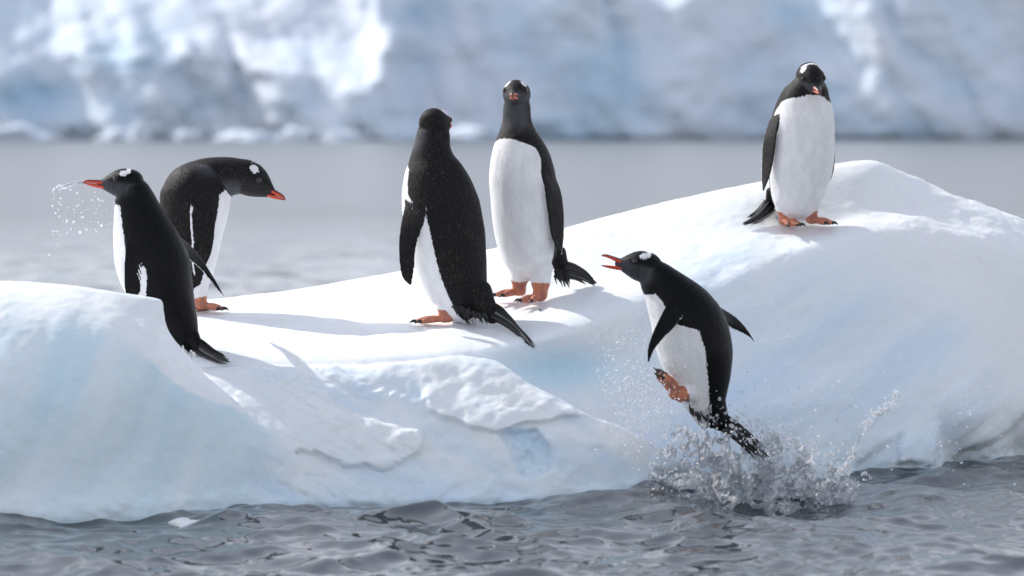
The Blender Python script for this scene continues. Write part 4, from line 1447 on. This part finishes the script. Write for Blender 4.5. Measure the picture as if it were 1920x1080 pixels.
    for i in range(150):      # the thin thrown strand
        u = r.random()
        x = 1572 + 110 * u + r.normal(0, 3 + 4 * u); y = 888 - 160 * u ** .9 + 12 * math.sin(u * 9) + r.normal(0, 3)
        drop(x, y, 11.30 + r.normal(0, .01), r.uniform(.0018, .0040) * (1.1 - .3 * u), r.uniform(1.2, 2.8), (.5, 0, .9))
    for i in range(40):       # flung off the far flipper
        u = r.random()
        drop(1418 + 75 * u, 640 - 10 * u + r.normal(0, 2), 11.55, r.uniform(.0008, .0018), 1.5, (1, 0, .1))
    for i in range(30):
        u = r.random()
        drop(1395 + 10 * math.sin(9 * u), 650 + 60 * u, 11.5, r.uniform(.0008, .0016))
    for (x, y, rr) in [(1545, 710, .004), (1418, 801, .005), (1404, 790, .003), (1470, 802, .0045), (1455, 815, .003), (1513, 812, .003), (1486, 830, .0035), (1580, 832, .004), (1440, 838, .004), (1608, 700, .003), (1612, 722, .003), (1800, 775, .003), (1636, 790, .0035), (1528, 832, .004)]:
        drop(x, y, 11.33, rr)
    v, f = blobs(P, R, S, A, 2)
    obj('spray_drops', mesh_from(v, f), M_DROP, kind='stuff', label='scattered water drops flying round the leaping penguin')
    # spray from the spitting bird
    P.clear(); R.clear(); S.clear(); A.clear()
    for i in range(70):
        u = r.random() ** .8
        x = 160 - 62 * u + r.normal(0, 1.5); y = 341 + 18 * u ** 1.6 + r.normal(0, .8 + 2.2 * u)
        drop(x, y, 11.72, r.uniform(.0020, .0044) * (1.2 - .5 * u), r.uniform(1.5, 4.0) * (1 - u) + 1, (-1, 0, -.25))
    for i in range(75):
        x = r.uniform(95, 215); y = r.uniform(350, 440)
        drop(x, y, 11.7 + r.normal(0, .04), np.exp(r.normal(math.log(.0019), .35)))
    for (x, y, rr) in [(92, 478, .003), (108, 434, .0026), (114, 441, .002), (108, 458, .002)]:
        drop(x, y, 11.7, rr)
    v, f = blobs(P, R, S, A, 2)
    obj('head_spray', mesh_from(v, f), M_JET, kind='stuff', label='jet of water drops shaken from the bill of the wet penguin')

build_splash()

# ------------------------------------------------------------------ small floating things
def bit(name, x, y, size, mat, label, cat, group=None, seed=0, z=0.0, flat=0.5):
    D = float(DW(y))
    me = lump((size, size * .8, size * flat), seed, 0.5, 3, 0.4)
    o = obj(name, me, mat, label=label, category=cat)
    if group: o['group'] = group
    p = W(x, y, D)
    o.location = (p[0], p[1], z)
    return o

bit('ice_fragment', 350, 981, 0.046, M_ICE, 'small rounded ice fragment awash in front of the smooth ice block', 'ice chunk', None, 3, -0.004, 0.36)
bit('drift_bit', 252, 1000, 0.007, M_BIT, 'brown scrap of drift floating below the smooth ice block', 'drift', 'brown scraps afloat', 4, 0.004)
bit('drift_bit', 922, 960, 0.007, M_BIT, 'brown scrap of drift floating under the textured ice hollow', 'drift', 'brown scraps afloat', 5, 0.004)
bit('drift_bit', 1265, 960, 0.008, M_BIT, 'brown scrap of drift floating beside the splash', 'drift', 'brown scraps afloat', 6, 0.004)
bit('drift_bit', 580, 1034, 0.006, M_BIT, 'brown scrap of drift on the open ripples', 'drift', 'brown scraps afloat', 7, 0.006)
for i, (x, y, sz, lab) in enumerate([(1012, 581, .0055, 'dark red speck on the snow by the upright penguin'), (950, 609, .003, 'tiny dark speck on the snow beside the long pointed tail')]):
    D = ice_depth(x, y, 12.2)
    p = W(x, y, D)
    me = lump((sz, sz, sz * .5), 60 + i, 0.6, 2, 0.4)
    o = obj('droppings', me, M_STAIN, label=lab, category='droppings')
    o.location = Vector(p)
